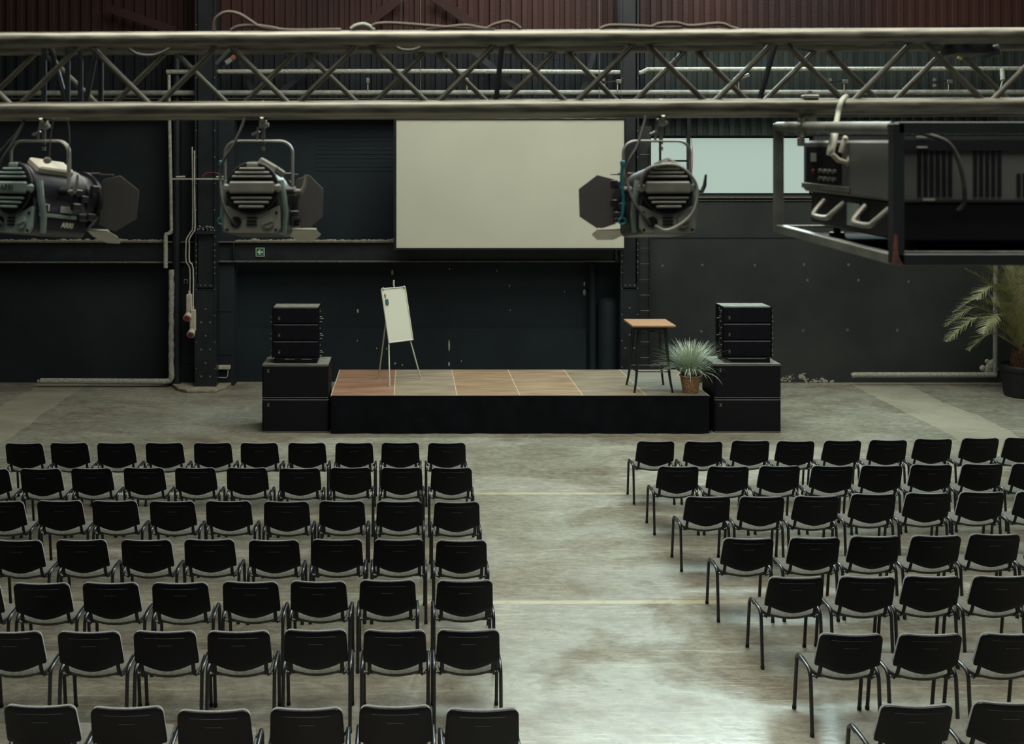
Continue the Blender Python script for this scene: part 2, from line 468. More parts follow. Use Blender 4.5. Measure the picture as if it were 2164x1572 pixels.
# window
wm, wnt, wb = new_mat('daylit_frosted_pane')
wb.inputs['Base Color'].default_value = (.08,.1,.09,1); wb.inputs['Roughness'].default_value = .3
wb.inputs['Emission Color'].default_value = (.365,.47,.405,1); wb.inputs['Emission Strength'].default_value = 1.0
M['pane'] = wm
w = bpy.data.objects.new('window_1', None); COL.objects.link(w); w.location = (wx0, WD, wz0); w['kind'] = 'structure'
part(MB().box2((wx0,WD+.22,wz0),(wx1,WD+.25,wz1)), 'pane', M['pane'], w, True)
b = MB()
for a, c in (((wx0,WD+.16,wz0),(wx1,WD+.24,wz0+.04)), ((wx0,WD+.16,wz1-.03),(wx1,WD+.24,wz1)), ((wx0,WD+.16,wz0),(wx0+.03,WD+.24,wz1)), ((wx1-.03,WD+.16,wz0),(wx1,WD+.24,wz1))):
    b.box2(a, c)
part(b, 'window_frame', M['blackmetal'], w, True)
b = MB(); b.box2((wx0-.05,WD-.07,wz0-.05),(wx1+.05,WD+.16,wz0-.02)); b.box2((wx0-.05,WD-.05,wz0-.10),(wx1+.05,WD+.0,wz0-.085))
part(b, 'window_sill', M['flange'], w, True)

# formwork holes and crack, bare plaster at the wall base
b = MB()
for px, py in ((1400,561),(1484,560),(1595,560),(1699,559),(1793,559),(1482,700),(1697,698),(1791,697),(1896,698),(1706,592),(1814,592),(1920,595)):
    p = P(px,py,WD); b.cyl((p.x,WD-.003,p.z),(p.x,WD+.02,p.z),.028,10)
    b.cyl((p.x,WD-.008,p.z-.022),(p.x,WD,p.z-.022),.012,8)
struct(b, 'trim_2', M['flange'])
b = MB()
for x0, x1, y0 in ((1650,1682,800),(1690,1702,795),(1702,1745,805),(1730,1762,806)):
    for k in range(26):
        px = rnd.uniform(x0,x1); p = P(px, y0-rnd.gauss(0,3), WD)
        b.sphere((p.x,WD,max(.015,p.z)), rnd.uniform(.008,.026), 6, (rnd.uniform(.8,2),.12,.7))
p = P(2088,780,WD); 
for k in range(16):
    b.sphere((p.x+rnd.uniform(-.12,.14), WD-.03, .3+rnd.uniform(-.1,.12)), rnd.uniform(.04,.09), 8, (1,.7,1))
solo(b, 'broken_plaster', M['paleplaster'], 'pale broken plaster patches along the foot of the right wall', 'plaster', kind='stuff')
b = MB()
for px,py,h in ((829,576,12),(949,730,26),(949,769,9),(755,720,4),(756,657,9),(835,768,6),(850,771,5),(1077,604,5),(1078,655,4),(1235,600,9),(1235,618,14),(874,741,6),(796,736,4),(817,737,5),(950,568,5),(1050,572,5),(1193,616,4),(975,763,4)):
    p = P(px,py,WD+.06 if py>700 else WD+.15); s_ = h/110
    yy = WD+.06 if (py > 700) else WD+.15
    b.sphere((p.x,yy,p.z), s_/2, 7, (.16,.1,1) if h>20 else (.45,.1,1))
solo(b, 'paint_chips', M['paleplaster'], 'white chipped paint spots scattered over the recessed wall behind the stage', 'chipped paint', kind='stuff')

# ------------------------------------------------------------------ steel columns, beams
def rivet(b, p, r=.018):
    b.mi = 1; b.sphere((p[0],p[1],p[2]), r, 8, (1,.6,1)); b.mi = 0
def column(px0, px1, d, name_label, ydown):
    x0, x1 = X(px0,d), X(px1,d); cx = (x0+x1)/2; hw = (x1-x0)/2
    t = thing('steel_column', name_label, 'column', (cx, d+.15, 0), group='riveted steel columns')
    b = MB(); b.box2((cx-hw+.035,d+.03,.06),(cx+hw-.035,d+.06,CEI)); part(b, 'web_plate', M['darksteel'], t, True)
    for s_ in (-1,1):
        b = MB(); b.box2((cx+s_*hw-.018,d-.02,.06),(cx+s_*hw+.018,d+.34,CEI))
        z_ = .4
        while z_ < 7: rivet(b, (cx+s_*(hw-.01),d-.02,z_), .014); z_ += .5
        for q in range(6): rivet(b, (cx+s_*(hw-.01),d-.02,2.2+q*.11), .014)
        part(b, 'flange', [M['darksteel'],M['badge']], t, True)
    zs = Z(604,d)
    b = MB(); b.box2((cx-hw+.02,d-.01,.06),(cx+hw-.02,d+.035,zs-.06)); b.box2((cx-hw+.03,d-.025,zs-.03),(cx+hw-.03,d+.03,zs+.04)); b.box2((cx-hw+.03,d-.02,zs-.075),(cx+hw-.03,d+.03,zs-.055))
    for q in (-.09,0,.09): rivet(b, (cx+q,d-.03,zs+.01), .016)
    z_ = .25; k = 0
    while z_ < zs-.2:
        if k%2: rivet(b, (cx,d-.012,z_), .02)
        else:
            rivet(b, (cx-.085,d-.012,z_), .02); rivet(b, (cx+.085,d-.012,z_), .02)
        z_ += .255; k += 1
    part(b, 'splice_plate', [M['darksteel'],M['badge']], t, True)
    return t
column(414,455,20.15,'riveted blue-black steel column left of the stage, by the red sockets',0)
column(1313,1348,20.3,'riveted dark steel column at the right edge of the screen',0)
# plinth under the left column
b = MB(); q = [(358,812),(375,826),(396,831),(458,829),(482,820),(494,811),(494,806),(358,806)]
b.prism([(X(a,HC*F/(c-CY)), min(HC*F/(c-CY),WD-.01), 0.001) for a,c in q], (0,0,.06), bev=.008)
solo(b, 'concrete_plinth', M['plinth'], 'chipped pale concrete plinth under the left steel column', 'plinth')
# piers beside the columns
b = MB(); b.box2((X(384,20.6),20.5,0),(X(415,20.5),WD+.1,5.2)); b.box2((X(456,20.5),20.5,0),(X(495,20.5),WD+.2,5.2))
for py in (748,769,786,800,640,668): b.box2((X(388,20.5),20.488,Z(py,20.5)),(X(412,20.5),20.5,Z(py,20.5)+.008))
for py in (658,750): b.box2((X(462,20.5),20.488,Z(py,20.5)),(X(490,20.5),20.5,Z(py,20.5)+.006))
struct(b, 'trim_3', M['wallL'])
b = MB(); b.box2((X(1347,20.6),20.55,0),(X(1376,20.55),WD+.2,5.0)); struct(b, 'trim_4', M['wallR'])

def ibeam(x0, x1, ztop, zbot, d, label, dp=.16, parts_gap=None):
    t = thing('steel_beam', label, 'beam', ((x0+x1)/2, d+dp/2, zbot), group='horizontal steel wall beams')
    part(MB().box2((x0,d+dp*.6,zbot),(x1,d+dp*.7,ztop)), 'web', M['darksteel'], t, True)
    part(MB().box2((x0,d,ztop-.025),(x1,d+dp*1.6,ztop)), 'upper_flange', M['flange'], t, True, label='dusty pale upper flange')
    part(MB().box2((x0,d,zbot),(x1,d+dp*1.2,zbot+.025)), 'lower_flange', M['flange'], t, True, label='dusty pale lower flange')
    return t
BD = 20.42
t = ibeam(XL, X(413,BD), Z(510,BD), Z(556,BD), BD, 'long dark steel beam with a dusty ledge left of the riveted column')
t = ibeam(X(456,BD), X(1312,BD), Z(510,BD), Z(554,BD), BD, 'dark steel beam carrying the green exit sign, running behind the screen')
b = MB(); b.box2((X(494,BD)-.012,BD+.0,Z(554,BD)+.026),(X(494,BD)+.012,BD+.1,Z(510,BD)-.026))
part(b, 'stiffener', M['darksteel'], t, True)
b = MB(); b.box2((X(1306,BD)-.05,BD-.01,Z(556,BD)),(X(1312,BD),BD+.1,Z(528,BD)));
for k in range(6): rivet(b,(X(1303,BD)+rnd.uniform(-.02,.05),BD-.015,Z(530+k*4,BD)),.012)
part(b, 'cleat', [M['darksteel'],M['badge']], t, True)
ibeam(XL, X(2110,20.5), Z(207,20.5), Z(242,20.5), 20.5, 'high dark steel beam just under the long grey pipe, behind the truss', dp=.12)
def rubble(x0, x1, z, d, n, label):
    b = MB()
    for k in range(n):
        x = rnd.uniform(x0,x1); r_ = rnd.uniform(.008,.028)*(1.6 if rnd.random()<.1 else 1)
        b.sphere((x, d+.1+rnd.uniform(-.05,.1), z+r_*.4), r_, 6, (1.6,1.2,.8))
    b.box2((x0,d+.02,z),(x1,d+.22,z+.012))
    solo(b, 'rubble', M['dust'], label, 'rubble', kind='stuff')
rubble(XL+.2, X(350,BD), Z(510,BD), BD, 330, 'pale dust and crumbs lying on the beam ledge left of the white pipe')
rubble(X(496,BD), X(831,BD), Z(510,BD), BD, 200, 'pale dust and crumbs on the beam ledge between column and screen')
b = MB()
for k in range(40): b.sphere((X(rnd.uniform(416,452),20.1),20.13,Z(488,20.1)+rnd.uniform(0,.08)), rnd.uniform(.015,.04), 6)
b.box2((X(414,20.1),20.05,Z(494,20.1)),(X(454,20.1),20.16,Z(488,20.1)))
solo(b, 'rubble', M['darksteel'], 'dark crumbly heap on the small ledge of the left steel column', 'rubble', kind='stuff')

# exit sign
SX, SZ, SD = X(550,BD+.09), Z(532.5,BD+.09), BD+.09
t = thing('exit_sign', 'small green emergency exit sign with a white left arrow', 'sign', (SX, SD-.01, SZ-.085))
part(MB().box2((SX-.084,SD-.022,SZ-.084),(SX+.084,SD-.004,SZ+.084)), 'border_plate', M['signwhite'], t, True)
part(MB().box2((SX-.072,SD-.026,SZ-.072),(SX+.072,SD-.02,SZ+.072)), 'green_panel', M['signgreen'], t, True)
b = MB()
def pl(pts): b.prism([(SX+a,SD-.031,SZ+c) for a,c in pts], (0,.006,0))
pl([(-.052,0),(-.008,.048),(.014,.048),(-.016,.014),(.054,.014),(.054,-.014),(-.016,-.014),(.014,-.048),(-.008,-.048)])
part(b, 'arrow', M['signwhite'], t, True)

# ------------------------------------------------------------------ pipes and conduits on the wall
def pipe(pts, r, m, label, cat='pipe', name='pipe', n=14, group=None):
    b = MB(); b.tube(pts, r, n); return solo(b, name, m, label, cat, group)
PD = 20.35
q = lambda px,py,d=PD: P(px,py,d)
pipe([q(-60,197,20.3), q(2200,195,20.3)], .052, M['insul2'], 'long pale grey pipe running across the whole wall behind the truss', name='insulated_pipe')
pipe(spline([q(352,152),q(700,151),q(1000,151),q(1311,153)],3), .045, M['insul'], 'wrapped white pipe high behind the truss, left of the right column', name='insulated_pipe')
pipe([q(1349,154),q(1357,153),q(1368,147),q(2190,145)], .045, M['insul'], 'wrapped white pipe high behind the truss, right of the right column', name='insulated_pipe')
pipe([q(357,158),q(358,250),q(361,400),q(362,488)], .034, M['insul'], 'upper upright white wrapped pipe beside the left column', name='insulated_pipe')
pipe([q(362,488),q(360,492),q(351,495),q(350,500),q(350,566)], .042, M['insul'], 'short white wrapped pipe elbow crossing the beam left of the column', name='insulated_pipe')
b = MB(); path = [q(362,570)]
for k in range(1,40): path.append(q(362+rnd.uniform(-.8,.8),570+k*5.7))
path += [q(362,798),q(359,804),q(350,806),q(86,805)]
b.tube(path, .05, 12, radii=[.048+rnd.uniform(0,.012) for _ in range(40)]+[.055]*4)
b.cyl(q(86,805), q(80,806), .035, 12)
solo(b, 'insulated_pipe', M['insul'], 'white wrapped pipe standing by the left column and turning left along the floor', 'pipe')
pipe([q(1800,794,20.5),q(1806,792,20.5),q(2103,792,20.5)], .05, M['insul'], 'white wrapped pipe along the floor at the foot of the right wall', name='insulated_pipe')
pipe([q(2103,792,20.5),q(2104,560,20.5),q(2104,300,20.5)], .043, M['insul2'], 'upright grey pipe behind the potted palm', name='insulated_pipe')
pipe([q(374,808,20.45),q(374,300,20.45),q(374,95,20.45)], .085, M['darksteel'], 'thick blue-black downpipe left of the riveted column', name='downpipe', n=18)
pipe([q(1252,779,20.8),q(1252,600,20.8),q(1252,560,20.8)], .075, M['wallC'], 'slim dark upright pipe in the recess behind the stage', name='downpipe', n=18)
b = MB(); b.tube([q(1285,779,20.75),q(1285,645,20.75),q(1285,636,20.75),q(1285,630,20.75)], .2, 20, radii=[.2,.2,.17,.08])
solo(b, 'air_duct', M['wallC'], 'wide dark round duct in the recess beside the right column', 'duct')
pipe(spline([q(406,310,20.1),q(407,400,20.1),q(407,478,20.1),q(403,490,20.1),q(394,505,20.1),q(393,520,20.1),q(393,552,20.1),q(401,568,20.1),q(401,618,20.1)],3), .014, M['conduit'], 'pale thin conduit leading down to the upper red socket', name='conduit', cat='conduit')
pipe(spline([q(411,318,20.05),q(411,400,20.05),q(412,478,20.05),q(409,490,20.05),q(400,505,20.05),q(400,520,20.05),q(400,552,20.05),q(408,568,20.05),q(408,652,20.05)],3), .014, M['conduit'], 'pale thin conduit leading down to the lower red socket', name='conduit', cat='conduit')
def socket(px, py0, py1, tilt, lab):
    d = 20.0; x = X(px,d); z1, z0 = Z(py0,d), Z(py1,d)
    t = thing('wall_socket', lab, 'socket', (x, d+.05, z0), group='industrial sockets by the left column')
    b = MB(); b.box2((x-.055,d,z0+.08),(x+.055,d+.1,z1-.06), bev=.015); b.cyl((x,d+.05,z1-.07),(x,d+.05,z1),.025,10); part(b,'housing',M['cream'],t,True)
    b = MB(); b.cyl((x-.01,d+.05,z0+.1),(x-.02,d-.06,z0+.03),.06,16,.078); part(b,'collar',M['cream'],t,True)
    b = MB(); b.cyl((x-.02,d-.055,z0+.033),(x-.022,d-.075,z0+.022),.052,14); part(b,'cover',M['red'],t,True, label='red socket cover')
socket(399,615,675,0,'cream wall socket with a red cover, the upper one by the column')
socket(406.5,648,710,0,'cream wall socket with a red cover, the lower one by the column')
b = MB(); p = P(392,595,20.45)
b.box((p.x,20.49,p.z),(.075,.03,.085),bev=.006)
t = solo(b,'light_switch',M['cream'],'small square switch on the pier beside the two sockets','switch')
b = MB(); b.box((0,-.02,.042),(.045,.02,.055)); part(b,'rocker',M['blackmetal'],t)
# junction box right of column
t = thing('junction_box','pale junction box with a bent conduit low beside the left column','junction box',(X(473,20.4),20.45,Z(800,20.4)))
part(MB().box2((X(460,20.4),20.4,Z(781,20.4)),(X(486,20.4),20.5,Z(773,20.4)),bev=.008),'box',M['cream'],t,True)
b = MB(); b.tube([q(482,781,20.42),q(481,794,20.42),q(478,798,20.42),q(472,798,20.42),q(457,797,20.42)],.009,8); part(b,'conduit',M['conduit'],t,True)
# narrow shelf with small fixtures left of lamp
t = thing('conduit_rail','pale narrow rail with two small fixtures and a red wire','rail',(X(420,19.95),19.95,Z(379,19.95)))
part(MB().box2((X(360,19.95),19.93,Z(379.5,19.95)),(X(478,19.95),19.98,Z(376.5,19.95))),'rail',M['conduit'],t,True)
for a,c in ((372,391),(457,478)):
    part(MB().cyl(q(a,374,19.93),q(c,373,19.93),.018,10),'fixture',M['cream'],t,True)
b = MB(); b.tube(spline([q(427,376,19.93),q(433,367,19.93),q(446,364,19.93),q(460,366,19.93),q(465,373,19.93)],4),.006,6); part(b,'red_wire',M['redwire'],t,True)
# ladder on the right pier
t = thing('wall_ladder','dark fixed wall ladder beside the right column','ladder',(X(1362,20.45),20.5,.1))
for px in (1351,1373):
    part(MB().box2((X(px,20.45)-.01,20.44,.1),(X(px,20.45)+.01,20.5,4.6)),'stringer',M['darksteel'],t,True)
for k in range(14):
    z_ = .55+k*.3
    part(MB().cyl((X(1351,20.45),20.45,z_),(X(1373,20.45),20.45,z_),.009,8),'rung',M['flange'] if k in (0,1,3,4) else M['darksteel'],t,True)
# bars in front of the window
t = thing('window_grille','dark steel bars standing in front of the bright window','bars',(X(1425,20.6),20.6,wz0))
part(MB().box2((X(1393,20.6),20.58,wz0-.05),(X(1397,20.6),20.62,wz1)),'upright',M['darksteel'],t,True)
part(MB().box2((X(1451,20.6),20.56,wz0-.05),(X(1458,20.6),20.62,Z(206,20.6))),'upright',M['darksteel'],t,True)
part(MB().box2((X(1397,20.6),20.585,Z(342,20.6)),(X(1451,20.6),20.615,Z(338,20.6))),'cross_bar',M['darksteel'],t,True)
# wire hanging by window
pipe(spline([q(1461,290,20.55),q(1464,330,20.55),q(1462,380,20.55),q(1462,412,20.55)],4), .005, M['redwire'], 'thin red wire hanging down the bright window', name='hanging_wire', cat='wire', n=6)
# small bracket lights above the pipe
def bracket(px, kind, lab):
    d = 20.2; x = X(px,d)
    t = thing('wall_bracket', lab, 'bracket', (x,d+.05,Z(193,d)), group='small brackets on the long grey pipe')
    part(MB().cyl((x,d+.05,Z(193,d)),(x,d+.05,Z(172,d)),.01,8),'stem',M['conduit'],t,True)
    if kind == 'a':
        part(MB().box2((x-.03,d+.02,Z(176,d)),(x+.03,d+.08,Z(164,d)),bev=.006),'head',M['hardware'],t,True)
    elif kind == 'b':
        part(MB().box((x-.12,d+.05,Z(172,d)),(.26,.02,.03),Matrix.Rotation(R(-8),3,'Y')),'arm',M['darksteel'],t,True)
        part(MB().box2((x-.03,d+.02,Z(176,d)),(x+.07,d+.08,Z(168,d)),bev=.006),'head',M['hardware'],t,True)
        for zz in (168,180):
            b = MB(); b.box2((x-.29,d+.03,Z(zz+3,d)),(x-.24,d+.07,Z(zz-3,d))); part(b,'wall_plate',M['hardware'],t,True)
    else:
        part(MB().box((x+.05,d+.05,Z(163,d)),(.3,.08,.07),Matrix.Rotation(R(-18),3,'Y'),bev=.01),'camera_head',M['hardware'],t,True)
bracket(777,'a','small pale bracket on the high pipe, above the left part of the stage')
bracket(987,'a','small pale bracket on the high pipe, above the screen')
bracket(1306,'b','small bracket arm on the high pipe, left of the right column')
bracket(1563,'c','small tilted camera-like fixture on the high pipe, above the window')
bracket(1786,'b','small bracket arm on the high pipe, above the projector cage')
bracket(2007,'b','rightmost small bracket arm on the high pipe')
b = MB(); b.cyl(q(2118,146,20.3),q(2119,170,20.2),.045,12); b.cyl(q(2119,170,20.2),q(2114,186,20.2),.015,8)
solo(b,'pipe_valve',M['insul'],'stubby wrapped valve hanging from the high right pipe','valve')
# braces in the upper wall
def brace(a, c, wd, lab, m='darksteel', d=20.55):
    p0, p1 = P(*a,d), P(*c,d); dr = (p1-p0); L_ = dr.length; ang = math.atan2(dr.z, dr.x)
    b = MB(); b.box((p0+p1)/2, (L_, .05, wd), Matrix.Rotation(-ang,3,'Y')); solo(b,'wall_brace',M[m],lab,'brace',group='diagonal steel braces high on the wall')
brace((508,128),(534,192),.09,'steep dark brace behind the truss, right of the left column')
brace((596,192),(668,133),.11,'slanting dark brace behind the truss, above the second lamp')
brace((232,18),(372,66),.16,'long dark brace above the truss at upper left','cladglow')
brace((760,62),(850,-8),.18,'dark brace with painted red glow above the truss rising to the right','cladglow')
brace((915,-8),(1010,58),.18,'dark brace with painted red glow above the truss falling to the right','cladglow')
brace((1000,108),(1095,188),.12,'dark brace behind the truss above the middle of the screen')
brace((1255,112),(1232,190),.10,'steep dark brace behind the truss near the right column')

# ------------------------------------------------------------------ projection screen
SDp = 19.95
sx0, sx1, sz1, sz0 = X(832,SDp), X(1323,SDp), Z(248,SDp), Z(528,SDp)
t = thing('projection_screen','large blank off-white projection screen hanging above the stage','projection screen',((sx0+sx1)/2,SDp,sz0))
part(MB().box2((sx0+.045,SDp,sz0+.03),(sx1-.02,SDp+.01,sz1-.04)),'screen_cloth',M['screen'],t,True)
b = MB()
b.box2((sx0,SDp-.02,sz0),(sx0+.05,SDp+.02,sz1)); b.box2((sx1-.035,SDp-.02,sz0),(sx1,SDp+.02,sz1))
b.box2((sx0,SDp-.021,sz0),(sx1,SDp+.021,sz0+.035)); b.box2((sx0,SDp-.021,sz1-.045),(sx1,SDp+.021,sz1))
part(b,'black_border',M['blackmetal'],t,True)
b = MB(); pts = []
for k in range(60):
    x = sx0+.05+(sx1-sx0-.08)*k/59; pts.append((x, SDp-.03, sz1-.02+.006*math.sin(k*1.1)+.004*math.sin(k*.37)))
b.tube(pts,.008,6); part(b,'lacing_cord',M['flange'],t,True)
for xx in (sx0+.5, sx1-.5):
    part(MB().cyl((xx,SDp,sz1),(xx,SDp,CEI),.006,6),'suspension_wire',M['wire'],t,True)

# ------------------------------------------------------------------ stage
SF, SB = 16.91, 19.02
SX0 = -1.242
t = thing('stage_platform','low stage of six plywood panels with a black cloth skirt','stage',(SX0+3,(SF+SB)/2,0))
for i in range(6):
    b = MB(); b.box2((SX0+i+.006,SF,.56),(SX0+i+.994,SB,.6))
    cc = PAN[i]
    lab = ['reddish brown plywood panel','greyish beige worn plywood panel','brown plywood panel','light brown plywood panel','dull brown plywood panel','grey-brown plywood panel'][i]
    o = part(b,'deck_panel',wood_panel(i,*cc),t,True,label=lab)
b = MB()
for i in range(7):
    x = SX0+i; b.box2((x-.007,SF,.575),(x+.007,SB,.6015))
part(b,'panel_trim',mat('pale_wood_edging',(.42,.33,.20),.6),t,True)
b = MB(); bm = b.bm
def skirt(p0, p1, nx, out):
    L_ = (Vector(p1)-Vector(p0)).length; rows = []
    for j in range(9):
        z = .565-(.555)*j/8; row = []
        for i in range(nx+1):
            s_ = i/nx; p = Vector(p0).lerp(Vector(p1), s_); u = s_*L_
            f = (j/8)*(.010*math.sin(u*7+math.sin(u*3)*1.3)+.006*math.sin(u*17.3+j*.2))+.012*(j/8)**2
            row.append(bm.verts.new((p.x+out[0]*(.012+f+.01), p.y+out[1]*(.012+f+.01), z)))
        rows.append(row)
    for A,B in zip(rows,rows[1:]):
        for k in range(nx): bm.faces.new((A[k],A[k+1],B[k+1],B[k]))
skirt((SX0,SF,0),(SX0+6,SF,0),240,(0,-1)); skirt((SX0+.012,SB,0),(SX0+.012,SF,0),60,(-1,0)); skirt((SX0+6,SF,0),(SX0+6,SB,0),60,(1,0)); 
b.box2((SX0,SF+.01,.53),(SX0+6,SF+.04,.565)); b.box2((SX0,SF-.012,.562),(SX0+6,SF+.001,.597))
o = part(b,'skirt',M['skirt'],t,True,label='black cloth skirt')
for i in range(4):
    for y in (SF+.25,SB-.2):
        part(MB().cyl((SX0+.3+i*1.8,y,0),(SX0+.3+i*1.8,y,.56),.025,10),'leg',M['blackmetal'],t,True)

# ------------------------------------------------------------------ speakers
def grille_mat():
    m, nt, b = new_mat('perforated_black_grille'); N, L = nt.nodes, nt.links
    tc = N.new('ShaderNodeTexCoord'); br = N.new('ShaderNodeTexBrick')
    br.offset = 0; br.inputs['Scale'].default_value = 1; br.inputs['Brick Width'].default_value = .018; br.inputs['Row Height'].default_value = .018
    br.inputs['Mortar Size'].default_value = .0035
    br.inputs['Color1'].default_value = (.0025,.003,.004,1); br.inputs['Color2'].default_value = (.0035,.004,.005,1); br.inputs['Mortar'].default_value = (.0065,.007,.009,1)
    mp = N.new('ShaderNodeMapping'); mp.inputs['Rotation'].default_value = (R(90),0,0)
    L.new(tc.outputs['Object'], mp.inputs[0]); L.new(mp.outputs[0], br.inputs['Vector']); L.new(br.outputs['Color'], b.inputs['Base Color'])
    b.inputs['Roughness'].default_value = .65; b.inputs['Specular IOR Level'].default_value = .15; return m
M['subgrille'] = grille_mat()
def badge(b, x, y, z, s=1.0):
    b.cyl((x,y,z),(x,y-.004,z),.018*s,14); b.box2((x-.026*s,y-.004,z+.028*s),(x+.026*s,y,z+.033*s)); b.box2((x-.028*s,y-.004,z-.03*s),(x+.028*s,y,z-.026*s))
def sub(x0, x1, z0, z1, lab, topm):
    y0, y1 = 16.95, 17.65; cx = (x0+x1)/2
    t = thing('subwoofer', lab, 'speaker', (cx,(y0+y1)/2,z0), group='large subwoofers beside the stage')
    part(MB().box2((x0,y0+.02,z0+.006),(x1,y1,z1-.004),bev=.006),'cabinet',M['spkblack'],t,True)
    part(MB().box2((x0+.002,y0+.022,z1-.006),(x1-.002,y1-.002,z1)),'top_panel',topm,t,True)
    part(MB().box2((x0+.02,y0,z0+.03),(x1-.02,y0+.022,z1-.03),bev=.004),'grille',M['subgrille'],t,True)
    b = MB(); b.box2((x0,y0+.004,z1-.026),(x1,y0+.03,z1-.012)); b.box2((x0+.01,y0+.004,z0+.012),(x1-.01,y0+.03,z0+.022)); part(b,'edge_trim',M['flange'] if False else M['badge'],t,True)
    b = MB(); badge(b,x0+.1,y0-.001,z1-.1,.9); part(b,'badge',M['badge'],t,True)
    b = MB()
    for s_ in (x0-.004,x1+.004): b.box2((s_-.006,y0+.25,(z0+z1)/2-.05),(s_+.006,y0+.42,(z0+z1)/2+.05),bev=.004)
    part(b,'side_handle',M['spkblack'],t,True)
LX0, LX1 = -2.345, -1.288
RX0, RX1 = 4.855, 5.92
sub(LX0,LX1,0,.54,'lower black subwoofer of the left stack, standing on the floor',M['spkblack'])
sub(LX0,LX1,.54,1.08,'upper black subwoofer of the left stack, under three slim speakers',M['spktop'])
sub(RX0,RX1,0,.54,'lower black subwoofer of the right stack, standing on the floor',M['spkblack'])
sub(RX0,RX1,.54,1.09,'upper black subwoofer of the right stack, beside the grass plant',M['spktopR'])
def line_module(x0, x1, z0, lab, topm, side):
    y0, y1 = 17.08, 17.5; h = .272; z1 = z0+h; cx = (x0+x1)/2
    t = thing('line_array_speaker', lab, 'speaker', (cx,(y0+y1)/2,z0), group='slim array speakers stacked beside the stage')
    part(MB().box2((x0+.015,y0+.015,z0+.004),(x1-.015,y1,z1-.004),bev=.005),'cabinet',M['spkblack'],t,True)
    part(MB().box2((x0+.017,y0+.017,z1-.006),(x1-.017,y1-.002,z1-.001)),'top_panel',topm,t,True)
    part(MB().box2((x0+.02,y0,z0+.016),(x1-.02,y0+.018,z1-.022),bev=.003),'grille',M['grille'],t,True)
    b = MB(); b.box2((x0+.02,y0+.001,z1-.020),(x1-.02,y0+.02,z1-.008)); part(b,'edge_trim',M['badge'],t,True)
    b = MB(); badge(b,x0+.11,y0-.001,z0+.09,.85); part(b,'badge',M['badge'],t,True)
    for s_ in (-1,1):
        xx = x0 if s_<0 else x1
        b = MB(); b.box2((xx-.008,y0+.01,z0),(xx+.008,y0+.05,z1)); b.box2((xx-.008,y1-.1,z0),(xx+.008,y1-.05,z1))
        b.box((xx+s_*.006,y0+.12,z0+.18),(.012,.16,.02),Matrix.Rotation(R(40),3,'X'))
        part(b,'rigging_plate',M['spkblack'],t,True)
        b = MB()
        for zz,yy,ll in ((.03,.03,.03),(.07,.12,.05),(.11,.05,.03),(.20,.02,.012)):
            if s_<0 and x0<0 and zz in (.07,.20): continue
            b.cyl((xx,y0+yy,z0+zz),(xx+s_*ll,y0+yy,z0+zz),.006,8)
            b.sphere((xx+s_*ll,y0+yy,z0+zz),.010,8)
        part(b,'locking_pin',M['hardware'],t,True)
def array_base(x0,x1,z,lab,m,trim):
    y0=17.07; t = thing('array_base_frame',lab,'speaker frame',((x0+x1)/2,y0+.2,z), group='base frames under the array speakers')
    part(MB().box2((x0+.03,y0,z),(x1-.03,y0+.4,z+.085),bev=.006),'frame',M['spkblack'],t,True)
    b = MB()
    for a,c in (trim): b.box2((a,y0-.004,z+.06),(c,y0+.002,z+.07))
    part(b,'bright_edge',m,t,True)
lx0, lx1 = X(575.5,17.08), X(674.5,17.08)
array_base(lx0,lx1,1.08,'black base frame under the left slim speakers',M['hardware'],[(lx0+.2,lx0+.36),(lx0+.47,lx0+.63)])
for k,(nm,tm) in enumerate((('bottom','spkblack'),('middle','spkblack'),('top','spktop'))):
    line_module(lx0,lx1,1.165+k*.272,'%s slim black speaker of the three on the left stack'%nm,M[tm],0)
rx0, rx1 = X(1527,17.08), X(1631,17.08)
array_base(rx0,rx1,1.09,'black base frame under the right slim speakers',M['lampsilver'],[(rx0+.08,rx1-.1)])
for k,(nm,tm) in enumerate((('bottom','spkblack'),('middle','spkblack'),('top','spktopR'))):
    line_module(rx0,rx1,1.175+k*.272,'%s slim black speaker of the three on the right stack'%nm,M[tm],0)

# ------------------------------------------------------------------ whiteboard on three legs
BL = Vector((-.339,17.75,1.295)); U = Vector((.8,.6,0)); V = Vector((-.133,.175,.875)); Wb = .5
Nn = U.cross(V).normalized()
if Nn.y > 0: Nn = -Nn
t = thing('flipchart_easel','white flipchart board on three thin legs at the left of the stage','flipchart',(-.15,17.95,.6))
def bd(u,v,n=0): return BL+U*u+V*v+Nn*n
b = MB(); b.prism([bd(0,0),bd(Wb,0),bd(Wb,1),bd(0,1)],Nn*-.016); board = part(b,'board',M['whiteboard'],t,True)
b = MB()
for a,c in ((bd(0,0),bd(Wb,0)),(bd(Wb,0),bd(Wb,1)),(bd(Wb,1),bd(0,1)),(bd(0,1),bd(0,0))): b.tube([a,c],.011,8)
for u in (.03,Wb-.03): b.sphere(bd(u,1.0,.01),.022,8)
part(b,'board_frame',M['whitemetal'],t,True)
b = MB(); b.prism([bd(.045,.70,.002),bd(.1,.70,.002),bd(.1,.80,.002),bd(.045,.80,.002)],Nn*.02,bev=.004); part(b,'eraser',M['eraser'],t,True,label='blue eraser on the board')
for v_,m_ in ((.84,'orange'),(.87,'red'),(.90,'label')):
    b = MB(); b.cyl(bd(.055,v_,.0),bd(.055,v_,.014),.013,10); part(b,'magnet',M[m_],t,True)
b = MB(); b.cyl(bd(.29,.98,-.02),bd(.29,1.05,-.02),.009,8); b.box(bd(.29,1.09,-.02),(.028,.02,.10)); part(b,'clip_holder',M['whitemetal'],t,True)
fz=.6
